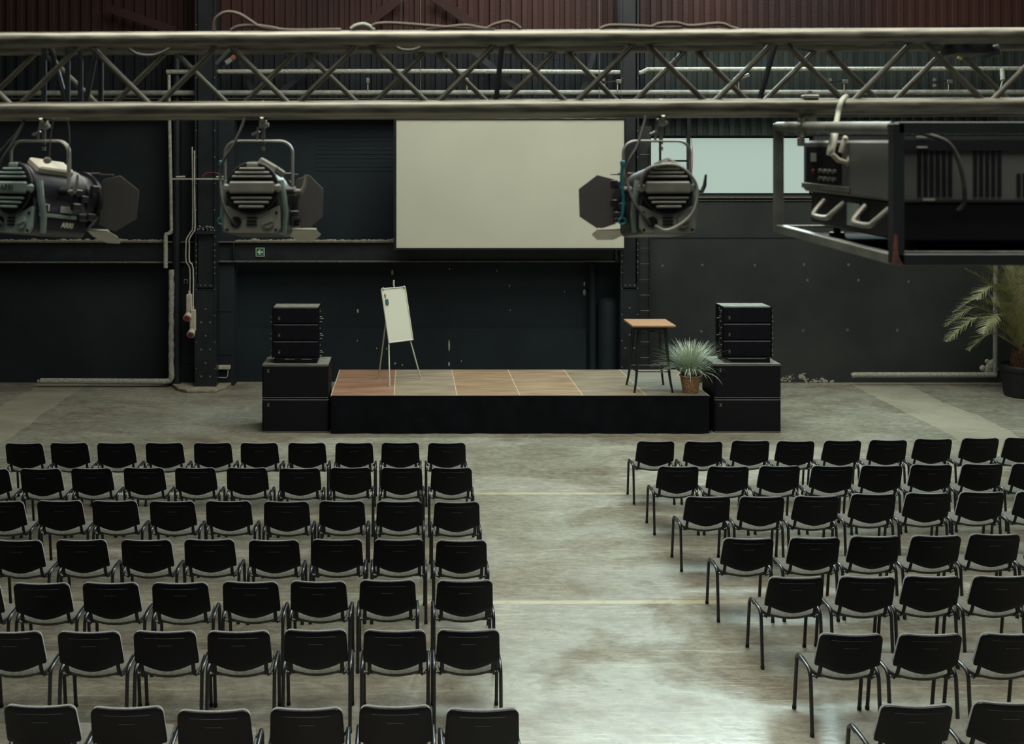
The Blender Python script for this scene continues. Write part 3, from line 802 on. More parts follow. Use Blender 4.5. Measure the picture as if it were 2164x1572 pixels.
for a,c in ((bd(.02,.08,-.02),Vector((-.326,17.59,fz))),(bd(Wb-.05,.05,-.02),Vector((.198,18.12,fz))),(bd(.05,.45,-.05),Vector((-.528,18.29,fz)))):
    lg = part(MB().tube([a,c+Vector((0,0,.01))],.0125,10),'leg',M['whitemetal'],t,True)
    part(MB().cyl(c,c+Vector((0,0,.03)),.016,10),'foot_cap',M['whitemetal'],lg,True)

# ------------------------------------------------------------------ bar table
tx, ty = 3.925, 17.42; tz = 1.69
t = thing('bar_table','tall bar table with a square wooden top and black metal legs','table',(tx,ty,.6))
part(MB().box2((tx-.35,ty-.35,tz-.035),(tx+.35,ty+.35,tz),bev=.006),'table_top',M['tabletop'],t,True)
part(MB().box2((tx-.24,ty-.24,tz-.11),(tx+.24,ty+.24,tz-.036),bev=.01),'apron',M['tableleg'],t,True)
for sx in (-1,1):
    for sy in (-1,1):
        pth=[]; rad=[]
        for k in range(9):
            s_=k/8; off=.21+.075*s_+(.02*max(0,(s_-.8)/.2))
            pth.append((tx+sx*off,ty+sy*off*1.02,tz-.09-(tz-.09-.612)*s_)); rad.append(.032-.015*s_)
        lg=part(MB().tube(pth,.03,8,radii=rad),'leg',M['tableleg'],t,True)
        part(MB().cyl((pth[-1][0],pth[-1][1],.6),(pth[-1][0],pth[-1][1],.62),.018,10),'foot_cap',M['rubber'],lg,True)
zr=.93; o_=.268
for a,c in (((-1,-1),(1,-1)),((1,-1),(1,1)),((1,1),(-1,1)),((-1,1),(-1,-1))):
    part(MB().tube([(tx+a[0]*o_,ty+a[1]*o_,zr),(tx+c[0]*o_,ty+c[1]*o_,zr)],.009,8),'crossbar',M['tableleg'],t,True)
o_=.225
part(MB().tube([(tx-o_,ty-o_,1.52),(tx+o_,ty+o_,1.52)],.008,8),'cross_brace',M['tableleg'],t,True)
part(MB().tube([(tx+o_,ty-o_,1.535),(tx-o_,ty+o_,1.535)],.008,8),'cross_brace',M['tableleg'],t,True)

# ------------------------------------------------------------------ grass plant in a basket
gx, gy = X(1459,17.15), 17.15
t = thing('potted_grass','pale green ornamental grass in a wicker basket at the stage corner','plant',(gx,gy,.6))
prof=[]; nr=22
for j in range(nr+1):
    prof.append((.115+.045*j/nr, .27*j/nr))
def weave(j,k): return .006*(1 if ((k//2+j)%2) else -1)
b=MB(); b.lathe([(.10,0)]+prof+[(.150,.272),(.145,.25),(.0,.245)][:2],(gx,gy,.6),48,weave)
bask=part(b,'basket',M['wicker'],t,True)
b=MB(); b.tube([(gx+.166*math.cos(2*PI*k/32),gy+.166*math.sin(2*PI*k/32),.87+.003*(k%2)) for k in range(32)],.011,8,closed=True); part(b,'rim',M['wicker'],bask,True)
b=MB(); b.cyl((gx,gy,.83),(gx,gy,.855),.145,24); part(b,'soil',M['soil'],t,True)
b=MB(); bm=b.bm
for k in range(760):
    a=rnd.uniform(0,2*PI); lean=abs(rnd.gauss(.62,.5)); L_=rnd.uniform(.38,.60)*(1+.28*min(1,lean))
    r0=rnd.uniform(0,.09); base=Vector((gx+r0*math.cos(a),gy+r0*math.sin(a),.85))
    dr=Vector((math.cos(a),math.sin(a),0)); side=Vector((-math.sin(a),math.cos(a),0)); w0=rnd.uniform(.0035,.0060)
    prev=None; p=base.copy(); ang=min(lean*.55,1.0); nseg=8; bend=rnd.uniform(.02,.07)+lean*.10
    for s_ in range(nseg+1):
        ww=w0*(1-(s_/nseg)**2*.9)
        cur=(bm.verts.new(p-side*ww),bm.verts.new(p+side*ww))
        if prev: bm.faces.new((prev[0],prev[1],cur[1],cur[0]))
        prev=cur
        p=p+(dr*math.sin(ang)+Vector((0,0,1))*math.cos(ang))*(L_/nseg); ang+=bend*(.5+s_/nseg)
        if p.z<.625: p.z=.625+rnd.uniform(0,.01)
part(b,'foliage',M['grass'],t,True)

# ------------------------------------------------------------------ potted palm
px_, py_ = X(2160,19.6), 19.6
t = thing('potted_palm','feathery palm in a round black pot at the right wall','plant',(px_,py_,0))
b=MB(); b.lathe([(.27,0),(.30,.02),(.365,.46),(.385,.47),(.40,.50),(.40,.56),(.385,.585),(.355,.585),(.34,.54)],(px_,py_,0),40); pot=part(b,'pot',M['pot'],t,True)
b=MB(); b.cyl((px_,py_,.50),(px_,py_,.535),.345,28); part(b,'soil',M['soil'],t,True)
b=MB()
for k in range(46):
    a=k*2.4; zz=.53+.27*k/46; rr=.14-.05*k/46
    c=Vector((px_+rr*math.cos(a),py_+rr*math.sin(a),zz)); b.tube([c-Vector((math.cos(a)*.03,math.sin(a)*.03,.05)),c+Vector((math.cos(a)*.06,math.sin(a)*.06,.10))],.03,6,radii=[.035,.012])
b.cyl((px_,py_,.5),(px_,py_,.85),.11,12,.08)
part(b,'trunk',M['palmtrunk'],t,True)
def frond(pts, lmax, wleaf=.017):
    b=MB(); path=spline(pts,6); n=len(path); b.tube(path,.01,6,radii=[.013*(1-.8*i/n) for i in range(n)])
    b.mi=1; bm=b.bm
    dense=spline(path,4); nd=len(dense)
    for i in range(nd):
        s_=i/nd
        if s_<.12: continue
        tg=(dense[min(i+1,nd-1)]-dense[max(i-1,0)]).normalized(); up=Vector((0,0,1))
        sd=tg.cross(up); sd = sd.normalized() if sd.length>.1 else Vector((1,0,0)); nm=sd.cross(tg).normalized()
        L_=lmax*(math.sin(PI*min(1,(s_*.9+.12)))**.6)*rnd.uniform(.85,1.1)
        for g in (-1,1):
            dr=(sd*g*.75+tg*.75+nm*rnd.uniform(.0,.35)).normalized(); p=dense[i].copy(); prev=None
            for q_ in range(4):
                ww=wleaf*(1-q_/3.3)*.5+.0008; wv=tg*ww
                cur=(bm.verts.new(p-wv),bm.verts.new(p+wv))
                if prev:
                    f=bm.faces.new((prev[0],prev[1],cur[1],cur[0])); f.material_index=1
                prev=cur; p=p+dr*L_/3; dr=(dr+Vector((0,0,-.10))).normalized()
    part(b,'frond',[M['palmstem'],M['palmleaf']],t,True)
c0=Vector((px_,py_,.82))
tips=[(1997,690,.1),(2000,722,-.3),(2040,568,.0),(2062,632,-.3),(2015,660,.5),(2095,528,.2),(2085,560,-.3),(2130,548,0.5),(2150,545,-.2),(2105,600,-.6),(2180,520,.1),(2230,560,.2),(2290,600,-.2),(2300,680,.3),(2260,640,-.6),(2240,720,-.5),(2075,705,-.7),(2060,660,.8),(2200,600,.9),(2130,640,-.9),(2160,520,-.1),(2048,740,.2)]
for i,(a,c,dd) in enumerate(tips):
    tip=P(a,c,19.6+dd*.8); v=tip-c0; h=v.copy(); h.z=0
    rise=max(.25, v.z*.9+.25*h.length)
    m1=c0+h*.22+Vector((0,0,rise*.62)); m2=c0+h*.6+Vector((0,0,max(rise,v.z)+.06))
    if v.z>h.length*1.0:
        m1=c0+h*.25+Vector((0,0,v.z*.42)); m2=c0+h*.55+Vector((0,0,v.z*.80))
    frond([c0,m1,m2,tip],.40)

# ------------------------------------------------------------------ chairs
def yb(x,z):   # backrest plane: leans to the rear, hollow across
    return -.215-(z-.52)/.30*.105-.028*(1-(x/.24)**2)+.028
def back_surface(hw, ztop, zbot_side, zbot_mid, thick, y_off, rnd_r=.06, nx=20, nz=8):
    """slab with rounded corners following yb()"""
    b=MB(); bm=b.bm
    xs=[-math.cos(PI*i/nx) for i in range(nx+1)]
    def outline(u):
        au=abs(u); e=max(0,(au-.78)/.22); rt=1-math.sqrt(max(0,1-e**2.2))
        zt=ztop-.008*math.cos(u*PI/2)-rt*.052
        zb=zbot_mid+(zbot_side-zbot_mid)*min(1,au/.84)**1.65+ (1-math.sqrt(max(0,1-(max(0,(au-.93)/.07))**2)))*.012
        return zt,zb
    layers=[(0,.007),(.004,.0),(thick-.006,.0),(thick,.009)]
    G=[]
    for (ly,ins) in layers:
        g=[]
        for u in xs:
            zt,zb=outline(u); zc=(zt+zb)/2; row=[]
            for j in range(nz+1):
                z=zb+(zt-zb)*j/nz
                w=hw*(1-.045*max(0,(z-.60)/.22)); x=u*w
                x=x*(1-ins/hw); z=zc+(z-zc)*(1-2*ins/(zt-zb+.001) if zt-zb>.03 else 1)
                row.append(bm.verts.new((x,yb(x,z)+y_off+ly,z)))
            g.append(row)
        G.append(g)
    n=len(xs)
    for gi,flip in ((0,False),(3,True)):
        g=G[gi]
        for i in range(n-1):
            for j in range(nz):
                q_=(g[i][j],g[i+1][j],g[i+1][j+1],g[i][j+1])
                try: bm.faces.new(q_ if not flip else tuple(reversed(q_)))
                except Exception: pass
    def loop(g):
        L_=[g[i][0] for i in range(n)]+[g[n-1][j] for j in range(1,nz+1)]+[g[i][nz] for i in range(n-2,-1,-1)]+[g[0][j] for j in range(nz-1,0,-1)]
        return L_
    for A,B in zip(G,G[1:]):
        la,lb=loop(A),loop(B)
        for k in range(len(la)):
            bm.faces.new((la[k],la[(k+1)%len(la)],lb[(k+1)%len(la)],lb[k]))
    return b
def make_chair():
    t=thing('conference_chair','','chair',(0,0,0))
    # seat: slightly hollow cushion with rolled edges
    b=MB(); bm=b.bm; nx,ny=16,12; top=[];bot=[]
    for j in range(ny+1):
        v=j/ny; rt=[];rb=[]
        for i in range(nx+1):
            u=-1+2*i/nx
            # superellipse-ish plan
            hw=.222-.012*v
            e=abs(2*v-1)**6
            x=u*hw*(1-.10*e)
            bow=.045*(1-u*u)
            y=(-.140-bow*.6*(1-v)**2)+(v)*(.362+.012*(1-u*u))
            z=.478-.024*(1-u*u)*(1-.6*v)-.03*(v**5)-.008*((1-v)**6)
            edge=max(abs(u)**10,(abs(2*v-1))**12)
            rt.append(bm.verts.new((x,y,z-.014*edge))); rb.append(bm.verts.new((x*.97,y*.985,z-.035)))
        top.append(rt);bot.append(rb)
    for j in range(ny):
        for i in range(nx):
            bm.faces.new((top[j][i],top[j][i+1],top[j+1][i+1],top[j+1][i])); bm.faces.new((bot[j][i+1],bot[j][i],bot[j+1][i],bot[j+1][i+1]))
    def lp(g): return g[0]+[g[j][nx] for j in range(1,ny+1)]+[g[ny][i] for i in range(nx-1,-1,-1)]+[g[j][0] for j in range(ny-1,0,-1)]
    la,lb=lp(top),lp(bot)
    for k in range(len(la)): bm.faces.new((la[k],lb[k],lb[(k+1)%len(la)],la[(k+1)%len(la)]))
    seat=part(b,'seat',M['fabric'],t)
    # plastic pan under the seat
    b=MB(); bm=b.bm; g1=[];g2=[]
    for j in range(7):
        v=j/6; a=[];c=[]
        for i in range(13):
            u=-1+2*i/12; bow=.05*(1-u*u); x=u*.21*(1-.10*abs(2*v-1)**6); y=-.135-bow*.55*(1-v)**2+v*.35
            z=.449-.026*(1-u*u)*(1-.6*v)-.02*v**5
            a.append(bm.verts.new((x,y,z))); c.append(bm.verts.new((x,y*.98,z-.014)))
        g1.append(a);g2.append(c)
    for j in range(6):
        for i in range(12):
            bm.faces.new((g1[j][i],g1[j][i+1],g1[j+1][i+1],g1[j+1][i])); bm.faces.new((g2[j][i+1],g2[j][i],g2[j+1][i],g2[j+1][i+1]))
    def lp2(g): return g[0]+[g[j][12] for j in range(1,7)]+[g[6][i] for i in range(11,-1,-1)]+[g[j][0] for j in range(5,0,-1)]
    la,lb=lp2(g1),lp2(g2)
    for k in range(len(la)): bm.faces.new((la[k],lb[k],lb[(k+1)%len(la)],la[(k+1)%len(la)]))
    part(b,'seat_pan',M['shell'],seat)
    back=part(back_surface(.24,.825,.543,.481,.018,-.018),'backrest',M['shell'],t)
    part(back_surface(.234,.826,.555,.493,.030,.001),'back_cushion',M['backfabric'],back)
    zc=.712; yy=yb(0,zc)-.0185
    b=MB(); rot=Matrix.Rotation(R(19),3,'X'); b.box((0,yy,zc),(.105,.003,.006),rot); part(b,'handle_slot',M['slot'],back)
    zc=.775; b=MB(); bm=b.bm
    pts=[(x,yb(x,zc)-.0185,zc) for x in [-.15+.03*i for i in range(11)]]; b.tube(pts,.0012,4); part(b,'moulded_groove',M['slot'],back)
    # side frames: inverted U, each leg a mesh
    for s_ in (-1,1):
        x=s_*.253
        prof=[(-.20,.0),(-.165,.40),(-.157,.435),(-.14,.462),(-.11,.478),(0,.480)]
        b=MB(); b.tube(spline([(x,a,c) for a,c in prof],3),.0125,10,ry=.0145)
        lg=part(b,'leg',M['frame'],t)
        part(MB().cyl((x,-.2,0),(x,-.198,.028),.0165,10),'foot_cap',M['rubber'],lg)
        prof=[(.215,.0),(.155,.41),(.145,.44),(.125,.465),(.095,.478),(0,.480)]
        b=MB(); b.tube(spline([(x,a,c) for a,c in prof],3),.0125,10,ry=.0145)
        lg=part(b,'leg',M['frame'],t)
        part(MB().cyl((x,.215,0),(x,.211,.028),.0165,10),'foot_cap',M['rubber'],lg)
        # back upright
        b=MB(); xb=s_*.193
        b.tube(spline([(xb,-.02,.428),(xb,-.12,.428),(xb,-.165,.45),(xb,yb(xb,.56)-.004,.56),(xb,yb(xb,.68)+.012,.68)],3),.0155,8,ry=.010)
        part(b,'back_upright',M['blackmetal'],t)
    b=MB()
    for y in (-.13,.12):
        b.tube([(-.253,y,.462 if y<0 else .468),(-.225,y,.425),(.225,y,.425),(.253,y,.462 if y<0 else .468)],.010,8)
    for s_ in (-1,1):
        b.tube([(s_*.205,-.15,.424),(s_*.205,.16,.424)],.010,8)
        b.cyl((s_*.252,-.135,.448),(s_*.215,-.14,.425),.007,8)
    part(b,'seat_frame',M['frame'],t)
    for s_ in (-1,1):
        b=MB(); b.sphere((s_*.232,-.15,.437),.009,8); part(b,'bolt',M['hardware'],t)
    return t
proto=make_chair()
def copy_thing(src):
    r=src.copy(); COL.objects.link(r)
    for ch in src.children:
        c=ch.copy(); COL.objects.link(c); c.parent=r
        for g in ch.children:
            d=g.copy(); COL.objects.link(d); d.parent=c
    return r
LEFT=[ # per row, from aisle outwards: (x centre of the back, y of its top edge)
 [(944.5,937),(846,936.5),(748,937),(648,937),(547,937),(448.5,937),(346,937),(243.5,937),(144.5,937),(49,938)],
 [(954.5,990),(849,989.5),(740.5,989.5),(633,991),(521,990),(411.5,990),(302.5,990),(191.5,991),(84,992),(-27,993)],
 [(966,1062.5),(844,1061),(722,1060.5),(604.5,1061.5),(481.5,1060.5),(362.5,1061),(240.5,1060),(124,1060),(0,1061)],
 [(975.5,1144),(843,1142),(711.5,1142),(578,1143.5),(441,1142),(307.5,1143),(170,1143),(33,1144),(-105,1145)],
 [(983,1229),(819,1228.5),(672,1231),(528,1232),(379,1234),(231,1234),(85,1235),(-62,1236)],
 [(990.5,1334),(834,1335),(666,1334),(503,1337),(346,1337),(185,1338),(19,1338)],
 [(1021,1502),(835.6,1496),(647,1501),(450,1505),(266,1498.5),(81,1495)],
]
RIGHT=[
 [(1387,933.5),(1488.5,934),(1588,932),(1683.5,933),(1783,932),(1879.5,931),(1975,928.5),(2075,927),(2166,926)],
 [(1435,987),(1541,987),(1650,986),(1761,986),(1866,985),(1971.5,983),(2079,982),(2186,981)],
 [(1498,1051),(1612.5,1051),(1728.5,1050),(1849,1045.5),(1964.5,1043.5),(2078.5,1041.5),(2199,1041)],
 [(1584,1139.5),(1725,1138),(1853,1135),(1982,1134),(2106,1131),(2232,1130)],
 [(1685.5,1222),(1836,1221),(1974,1220),(2120,1220)],
 [(1802,1342.5),(1970.5,1343),(2143,1342)],
 [(1942,1494),(2140,1488)],
]
ORD=['first','second','third','fourth','fifth','sixth','seventh','eighth','ninth','tenth']
used=False
for blk,rows in (('left',LEFT),('right',RIGHT)):
    for ri,row in enumerate(rows):
        ys=0
        for k,(px,py) in enumerate(row):
            o=copy_thing(proto) if used else proto
            used=True
            d=(HC-.82)*F/(py-CY)
            # aim of the row: the left block turns very slightly to the stage
            rz = R(rnd.uniform(-1.2,1.2)) + (R(-1.0) if blk=='right' else R(.5)*(k/9))
            o.rotation_euler=(0,0,rz)
            dx,dy=0,-.322
            o.location=(X(px,d)-(dx*math.cos(rz)-dy*math.sin(rz)), d-(dx*math.sin(rz)+dy*math.cos(rz)), 0)
            rown='front row' if ri==0 else ('rearmost row' if ri==6 else ORD[ri]+' row')
            kk='beside the aisle' if k==0 else '%s from the aisle'%ORD[k]
            o['label']='black chair with grey seat, %s, %s of the %s block'%(kk,rown,blk)
            o['category']='chair'; o['group']='conference chairs in the %s block'%blk

# ------------------------------------------------------------------ overhead truss
TD=3.58; TR=.027; TS=.24; tz1=4.727; tz0=4.4915
tilt=math.tan(R(.27)); tx0,tx1=-1.9,2.6; xm=X(1082,TD)
def tp(x,y,z): return Vector((x,y,z+(x-xm)*tilt))
t=thing('lighting_truss','grey box truss crossing the top of the view, carrying lamps and the cage','truss',(0,TD+TS/2,tz0))
for y in (TD,TD+TS):
    for z in (tz0,tz1):
        b=MB(); b.tube([tp(tx0,y,z),tp(tx1,y,z)],TR,20)
        part(b,'chord',M['alu'],t,True)
half=.2335
nfront=X(326,TD)   # bottom node, front face
k0=-9
def zig(y, node):
    for k in range(k0*1,k0+24):
        a=node+k*half*1.0
        bot=(k%2==0)
        z_a,z_b=(tz0+.02,tz1-.02) if bot else (tz1-.02,tz0+.02)
        p,q_=tp(a+.018,y,z_a),tp(a+half-.018,y,z_b)
        if p.x<tx0 or q_.x>tx1: continue
        part(MB().tube([p,q_],.0095,10),'brace',M['alubr'],t,True)
zig(TD,nfront); zig(TD+TS,nfront+half)
for z in (tz0,tz1):
    for k in range(k0,k0+24):
        a=nfront+k*half; ya,yb_=(TD+.02,TD+TS-.02) if k%2==0 else (TD+TS-.02,TD+.02)
        p,q_=tp(a+.018,ya,z),tp(a+half-.018,yb_,z)
        if p.x<tx0 or q_.x>tx1 or z==tz0: continue
        part(MB().tube([p,q_],.0085,8),'brace',M['blackmetal'],t,True)
for pxa in (93,143,170,213):
    y=TD+TS*.5 if pxa!=213 else TD+TS
    x=X(pxa,y); part(MB().cyl(tp(x,y,tz0-.01),tp(x,y,tz1+.01),.009,10),'upright',M['blackmetal'],t,True)
for (xa,xb,ya,yb2) in ((105,145,TD+.12,TD+.12),(205,178,TD+.12,TD+.12),(1062,1046,TD+.1,TD+.1),(1641,1600,TD+.1,TD+.1)):
    part(MB().cyl(tp(X(xa,ya),ya,tz1),tp(X(xb,yb2),yb2,tz0),.0095,10),'end_brace',M['blackmetal'],t,True)

# cables lying on the truss
def cable(pts, lab, m='cablebrown', r=.006, d=TD):
    P3=[P(p[0],p[1],(p[2] if len(p)>2 else d)) for p in pts]
    b=MB(); b.tube(spline(P3,6),r,8); return solo(b,'cable',M[m],lab,'cable',group='cables lying on the truss')
cable([(452,66),(456,40),(478,26),(505,30),(530,45),(552,58),(600,64)],'brown cable looping high over the truss at upper left')
cable([(488,64),(505,56),(535,54),(570,58),(612,64),(720,63)],'flat brown cable lying on the truss under the tall loop')
cable([(785,61),(792,52),(820,49),(870,52),(920,56),(970,59),(1030,61)],'long grey-brown cable bowing along the truss top left of the screen centre')
cable([(900,62),(950,57),(985,54),(1020,60),(1045,62)],'short cable arching on the truss top above the screen')
cable([(1030,60),(1045,52),(1070,46),(1085,50),(1100,60)],'small humped cable bundle on the truss top')
cable([(742,62),(752,55),(768,52),(780,56),(790,64)],'pale cable knot on the truss top above the screen edge','strap',.008)
cable([(1268,61),(1290,54),(1340,55),(1400,58),(1440,57)],'long thin cable on the truss top above the right column')
cable([(1378,57),(1395,50),(1430,49),(1460,55),(1520,50),(1545,58),(1560,62)],'wavy cable on the truss top above the window')
cable([(270,102,TD+.12),(290,114,TD+.12),(320,117,TD+.12),(345,110,TD+.12),(365,98,TD+.12)],'dark cable sagging inside the truss at left','cable',.005)
cable([(835,98,TD+.15),(850,105,TD+.15),(875,105,TD+.15),(895,96,TD+.15)],'dark cable sagging inside the truss above the screen','cable',.005)
cable([(52,252),(36,280),(18,300),(0,320),(-20,338)],'black cable slanting down behind the leftmost lamp','cable',.004,3.9)
# small hardware in the truss
t=thing('cable_connector','dark cable connector with a pale orange label hanging inside the truss','connector',P(478,128,TD+.1))
b=MB(); b.cyl(P(462,140,TD+.1),P(498,102,TD+.1),.018,12); part(b,'body',M['lampblack'],t,True)
b=MB(); b.box(P(486,127,TD+.07),(.034,.006,.014),Matrix.Rotation(R(-35),3,'Y')); part(b,'tag',M['label'],t,True)
b=MB(); b.box(P(493,121,TD+.068),(.010,.006,.014),Matrix.Rotation(R(-35),3,'Y')); part(b,'orange_tag',M['orange'],t,True)
t=thing('chain_hoist','black chain hoist with a yellow mark inside the truss at right','hoist',P(2040,125,TD+.12))
b=MB(); p=P(2042,96,TD+.12); b.box(p,(.13,.13,.075),bev=.018,seg=2); b.cyl(p+Vector((-.03,0,.0)),p+Vector((-.03,0,.065)),.045,16); b.cyl(p+Vector((.05,-.02,-.03)),p+Vector((.09,-.05,-.02)),.02,12); part(b,'motor_body',M['lampblack'],t,True)
b=MB(); b.box(P(2028,123,TD+.05),(.014,.005,.008),Matrix.Rotation(R(25),3,'Y')); part(b,'yellow_mark',M['yellow'],t,True)
for k,(px,lab) in enumerate(((135,'left small white ball fixing under the truss beside the leftmost lamp'),(143,'right small white ball fixing under the truss beside the leftmost lamp'))):
    px=(113,143)[k]; d_=TD+.05
    t=thing('ball_weight',lab,'ball',P(px,246,d_))
    part(MB().sphere(P(px,246,d_),.0085,10,(.9,.9,1.2)),'ball',M['cream'],t,True)
    pts=[(px,250,d_),(px-6,290,d_),(px-9,335,d_)] if k==0 else [(px,250,d_),(px+4,290,d_),(px,345,d_)]
    part(MB().tube(spline([P(*a) for a in pts],4),.0018,6),'string',M['wire'],t,True)
    if k==0: part(MB().sphere(P(px-13,339,d_),.015,12,(1,.25,.8)),'tag_disc',M['cream'],t,True)
for px,lab in ((848,'thin wire dropping to the truss top left of the screen centre'),(1404,'thin wire dropping to the truss top near the window'),(1308,'thin wire dropping to the truss above the right column')):
    d_=TD+.12; b=MB(); b.cyl(P(px,62,d_),P(px,-160,d_),.0016,6); solo(b,'suspension_wire',M['wire'],lab,'wire')

# ------------------------------------------------------------------ stage lamps
def make_lamp(px, yaw, label, flaps, writing=False, side='L', rib='lamprib', body='lampblack', pitch=-7, yoke_dx=0, teal=None, hand=1):
    LD=TD+TS; c=P(px,404,LD)
    t=thing('stage_lamp',label,'stage light',c,group='fresnel lamps hanging under the truss')
    rot=(Matrix.Rotation(yaw,3,'Z')@Matrix.Rotation(R(pitch),3,'X'))
    def hd(mb): 
        for v in mb.bm.verts: v.co=rot@v.co
        return mb
    # housing: round top, square base, extruded to the front
    prof=[]
    for k in range(15):
        a=R(200-220*k/14); prof.append((.090*math.cos(a),.090*math.sin(a)))
    prof+=[(.098,-.07),(.102,-.14),(.088,-.158),(-.088,-.158),(-.102,-.14),(-.098,-.07)]
    b=MB(); b.prism([(x,-.10,z) for x,z in prof],(0,.24,0),bev=.004); house=part(hd(b),'housing',M[body],t)
    # cast back plate
    b=MB(); b.prism([(x,-.112,z) for x,z in [(.096,-.06),(.100,-.138),(.086,-.155),(-.086,-.155),(-.100,-.138),(-.096,-.06),(-.06,-.075),(0,-.09),(.06,-.075)]],(0,.012,0),bev=.002)
    lower=part(hd(b),'back_plate',M[rib],t)
    b=MB()
    for z in (-.103,-.115,-.127): b.box((0,-.114,z),(.036,.006,.006))
    b.cyl((-.055,-.112,-.118),(-.055,-.117,-.118),.019,16)
    part(hd(b),'plate_slots',M['vent'],lower)
    b=MB(); b.cyl((.055,-.112,-.118),(.055,-.120,-.118),.022,18); b.box((.058,-.122,-.118),(.036,.006,.006),Matrix.Rotation(R(-20),3,'Y')); 
    part(hd(b),'knob',M[rib],lower)
    for sx in (-.085,.085):
        for z in (-.085,-.145):
            b=MB(); b.cyl((sx,-.111,z),(sx,-.116,z),.005,8); part(hd(b),'screw',M['vent'],lower)
    # round ribbed cap
    b=MB(); b.cyl((0,-.100,0),(0,-.125,0),.087,36); cap=part(hd(b),'rear_cap',M['vent'],t)
    b=MB(); b.tube([(.089*math.cos(2*PI*k/36),-.118,.089*math.sin(2*PI*k/36)) for k in range(36)],.0045,8,closed=True); part(hd(b),'cap_rim',M['lampblack'],cap)
    for z in (.066,.052,.038,-.036,-.051,-.066):
        w_=math.sqrt(max(.0001,.080**2-z*z)); b=MB()
        b.box((0,-.130,z),(2*w_,.012,.0085),bev=.003); part(hd(b),'rib',M[rib],cap)
    b=MB(); b.box((0,-.131,.001),(.158,.016,.042),bev=.006); b.box((0,-.12,.0),(.205,.018,.03),bev=.008); b.box((0,-.125,.080),(.040,.016,.016),bev=.003)
    band=part(hd(b),'name_band',M[rib],cap)
    if writing:
        o=place_text('ARRI',.030,'lettering',M['textdark'],band,(0,0,0),(0,0,0))
        me=o.data; rx=Matrix.Rotation(R(90),3,'X')
        for v in me.vertices: v.co=rot@(rx@v.co+Vector((-.008,-.1405,.0)))
        o=place_text('ARRI',.026,'lettering',M['textwhite'],house,(0,0,0),(0,0,0),shear=.2)
        rx=Matrix.Rotation(R(90),3,'Z')@Matrix.Rotation(R(90),3,'X')
        for v in o.data.vertices: v.co=rot@(rx@v.co+Vector((.1035,.045,-.118)))
        o=place_text('T1',.034,'lettering',M['textwhite'],house,(0,0,0),(0,0,0))
        for v in o.data.vertices: v.co=rot@(rx@v.co+Vector((.1035,-.055,-.062)))
        b=MB(); b.box((.103,.035,-.062),(.003,.05,.024)); part(hd(b),'type_label',M['label'],house)
        b=MB(); b.box((.104,.01,-.088),(.004,.19,.012),bev=.001); part(hd(b),'side_rail',M['lampsilver'],house)
    # side vent hump at the top
    b=MB(); b.box((.045,.0,.085),(.075,.16,.028),Matrix.Rotation(R(30),3,'Y'),bev=.006); part(hd(b),'top_cover',M['cream'] if writing else M[rib],house)
    for s_ in (-1,1):
        b=MB(); b.tube([(s_*.094,-.09,.03),(s_*.104,-.085,-.03),(s_*.108,-.07,-.09),(s_*.1,-.06,-.15)],.012,8)
        part(hd(b),'side_cheek',M['lampsilver'],house)
    # front ring and barn doors
    b=MB(); b.cyl((0,.14,-.02),(0,.19,-.02),.098,30); b.cyl((0,.185,-.02),(0,.20,-.02),.112,30); ring=part(hd(b),'lens_ring',M['lampblack'],t)
    b=MB(); b.cyl((0,.198,-.02),(0,.204,-.02),.085,30); part(hd(b),'lens',M['label'],ring)
    for fl in flaps:
        which,openang,m_,scale=fl[:4]; xo=fl[4] if len(fl)>4 else 0
        Lp=.105*scale; hh=.085 if not xo else .052
        poly=[(-hh,0),(-hh*1.22,Lp*.45),(-hh*.62,Lp),(hh*.62,Lp),(hh*1.22,Lp*.45),(hh,0)]
        if which in 'RL':
            s_=1 if which=='R' else -1; dr=Vector((s_*math.sin(R(openang)),math.cos(R(openang)),0)); o0=Vector((s_*.105,.20,-.02)); ax=Vector((0,0,1))
        else:
            s_=1 if which=='T' else -1; dr=Vector((0,math.cos(R(openang)),s_*math.sin(R(openang)))); o0=Vector((xo,.20,-.02+s_*.105)); ax=Vector((1,0,0))
        nn=dr.cross(ax).normalized()*.003
        b=MB(); b.prism([o0+ax*a+dr*c_ for a,c_ in poly],nn,bev=.0008); b.tube([o0-ax*hh,o0+ax*hh],.005,8)
        part(hd(b),'barn_door',M[m_],t,label='pale barn door flap' if m_=='flappale' else None)
    # yoke
    W_=.122; ztop=.180; rr=.045
    pts=[Vector((-W_,0,.0)),Vector((-W_,0,ztop-rr))]+[Vector((-W_+rr+rr*math.cos(R(180-90*k/6)),0,ztop-rr+rr*math.sin(R(180-90*k/6)))) for k in range(1,7)]
    pts+=[Vector((-p_.x,0,p_.z)) for p_ in reversed(pts)]
    ry=Matrix.Rotation(yaw*.6,3,'Z')
    b=MB(); b.tube([ry@p_ for p_ in pts],.0095,10,ry=.0048); yk=part(b,'yoke',M['yoke'],t)
    for s_ in (-1,1):
        b=MB(); b.cyl(ry@Vector((s_*(W_-.03),0,.0)),ry@Vector((s_*(W_+.012),0,.0)),.017,14); part(b,'pivot',M['lampblack'],yk)
    b=MB(); s_=hand; b.tube([ry@Vector((s_*(W_+.01),-.01,.0)),ry@Vector((s_*(W_+.035),-.02,.0)),ry@Vector((s_*(W_+.045),-.02,.02)),ry@Vector((s_*(W_+.05),-.02,.06 if hand==1 else -.05))],.006,8,radii=[.009,.009,.007,.004]); part(b,'tilt_handle',M['handle'] if not (px>1000) else M['lampblack'],yk)
    # clamp up to the truss chord
    zt=(tz0+(c.x-xm)*tilt)-c.z
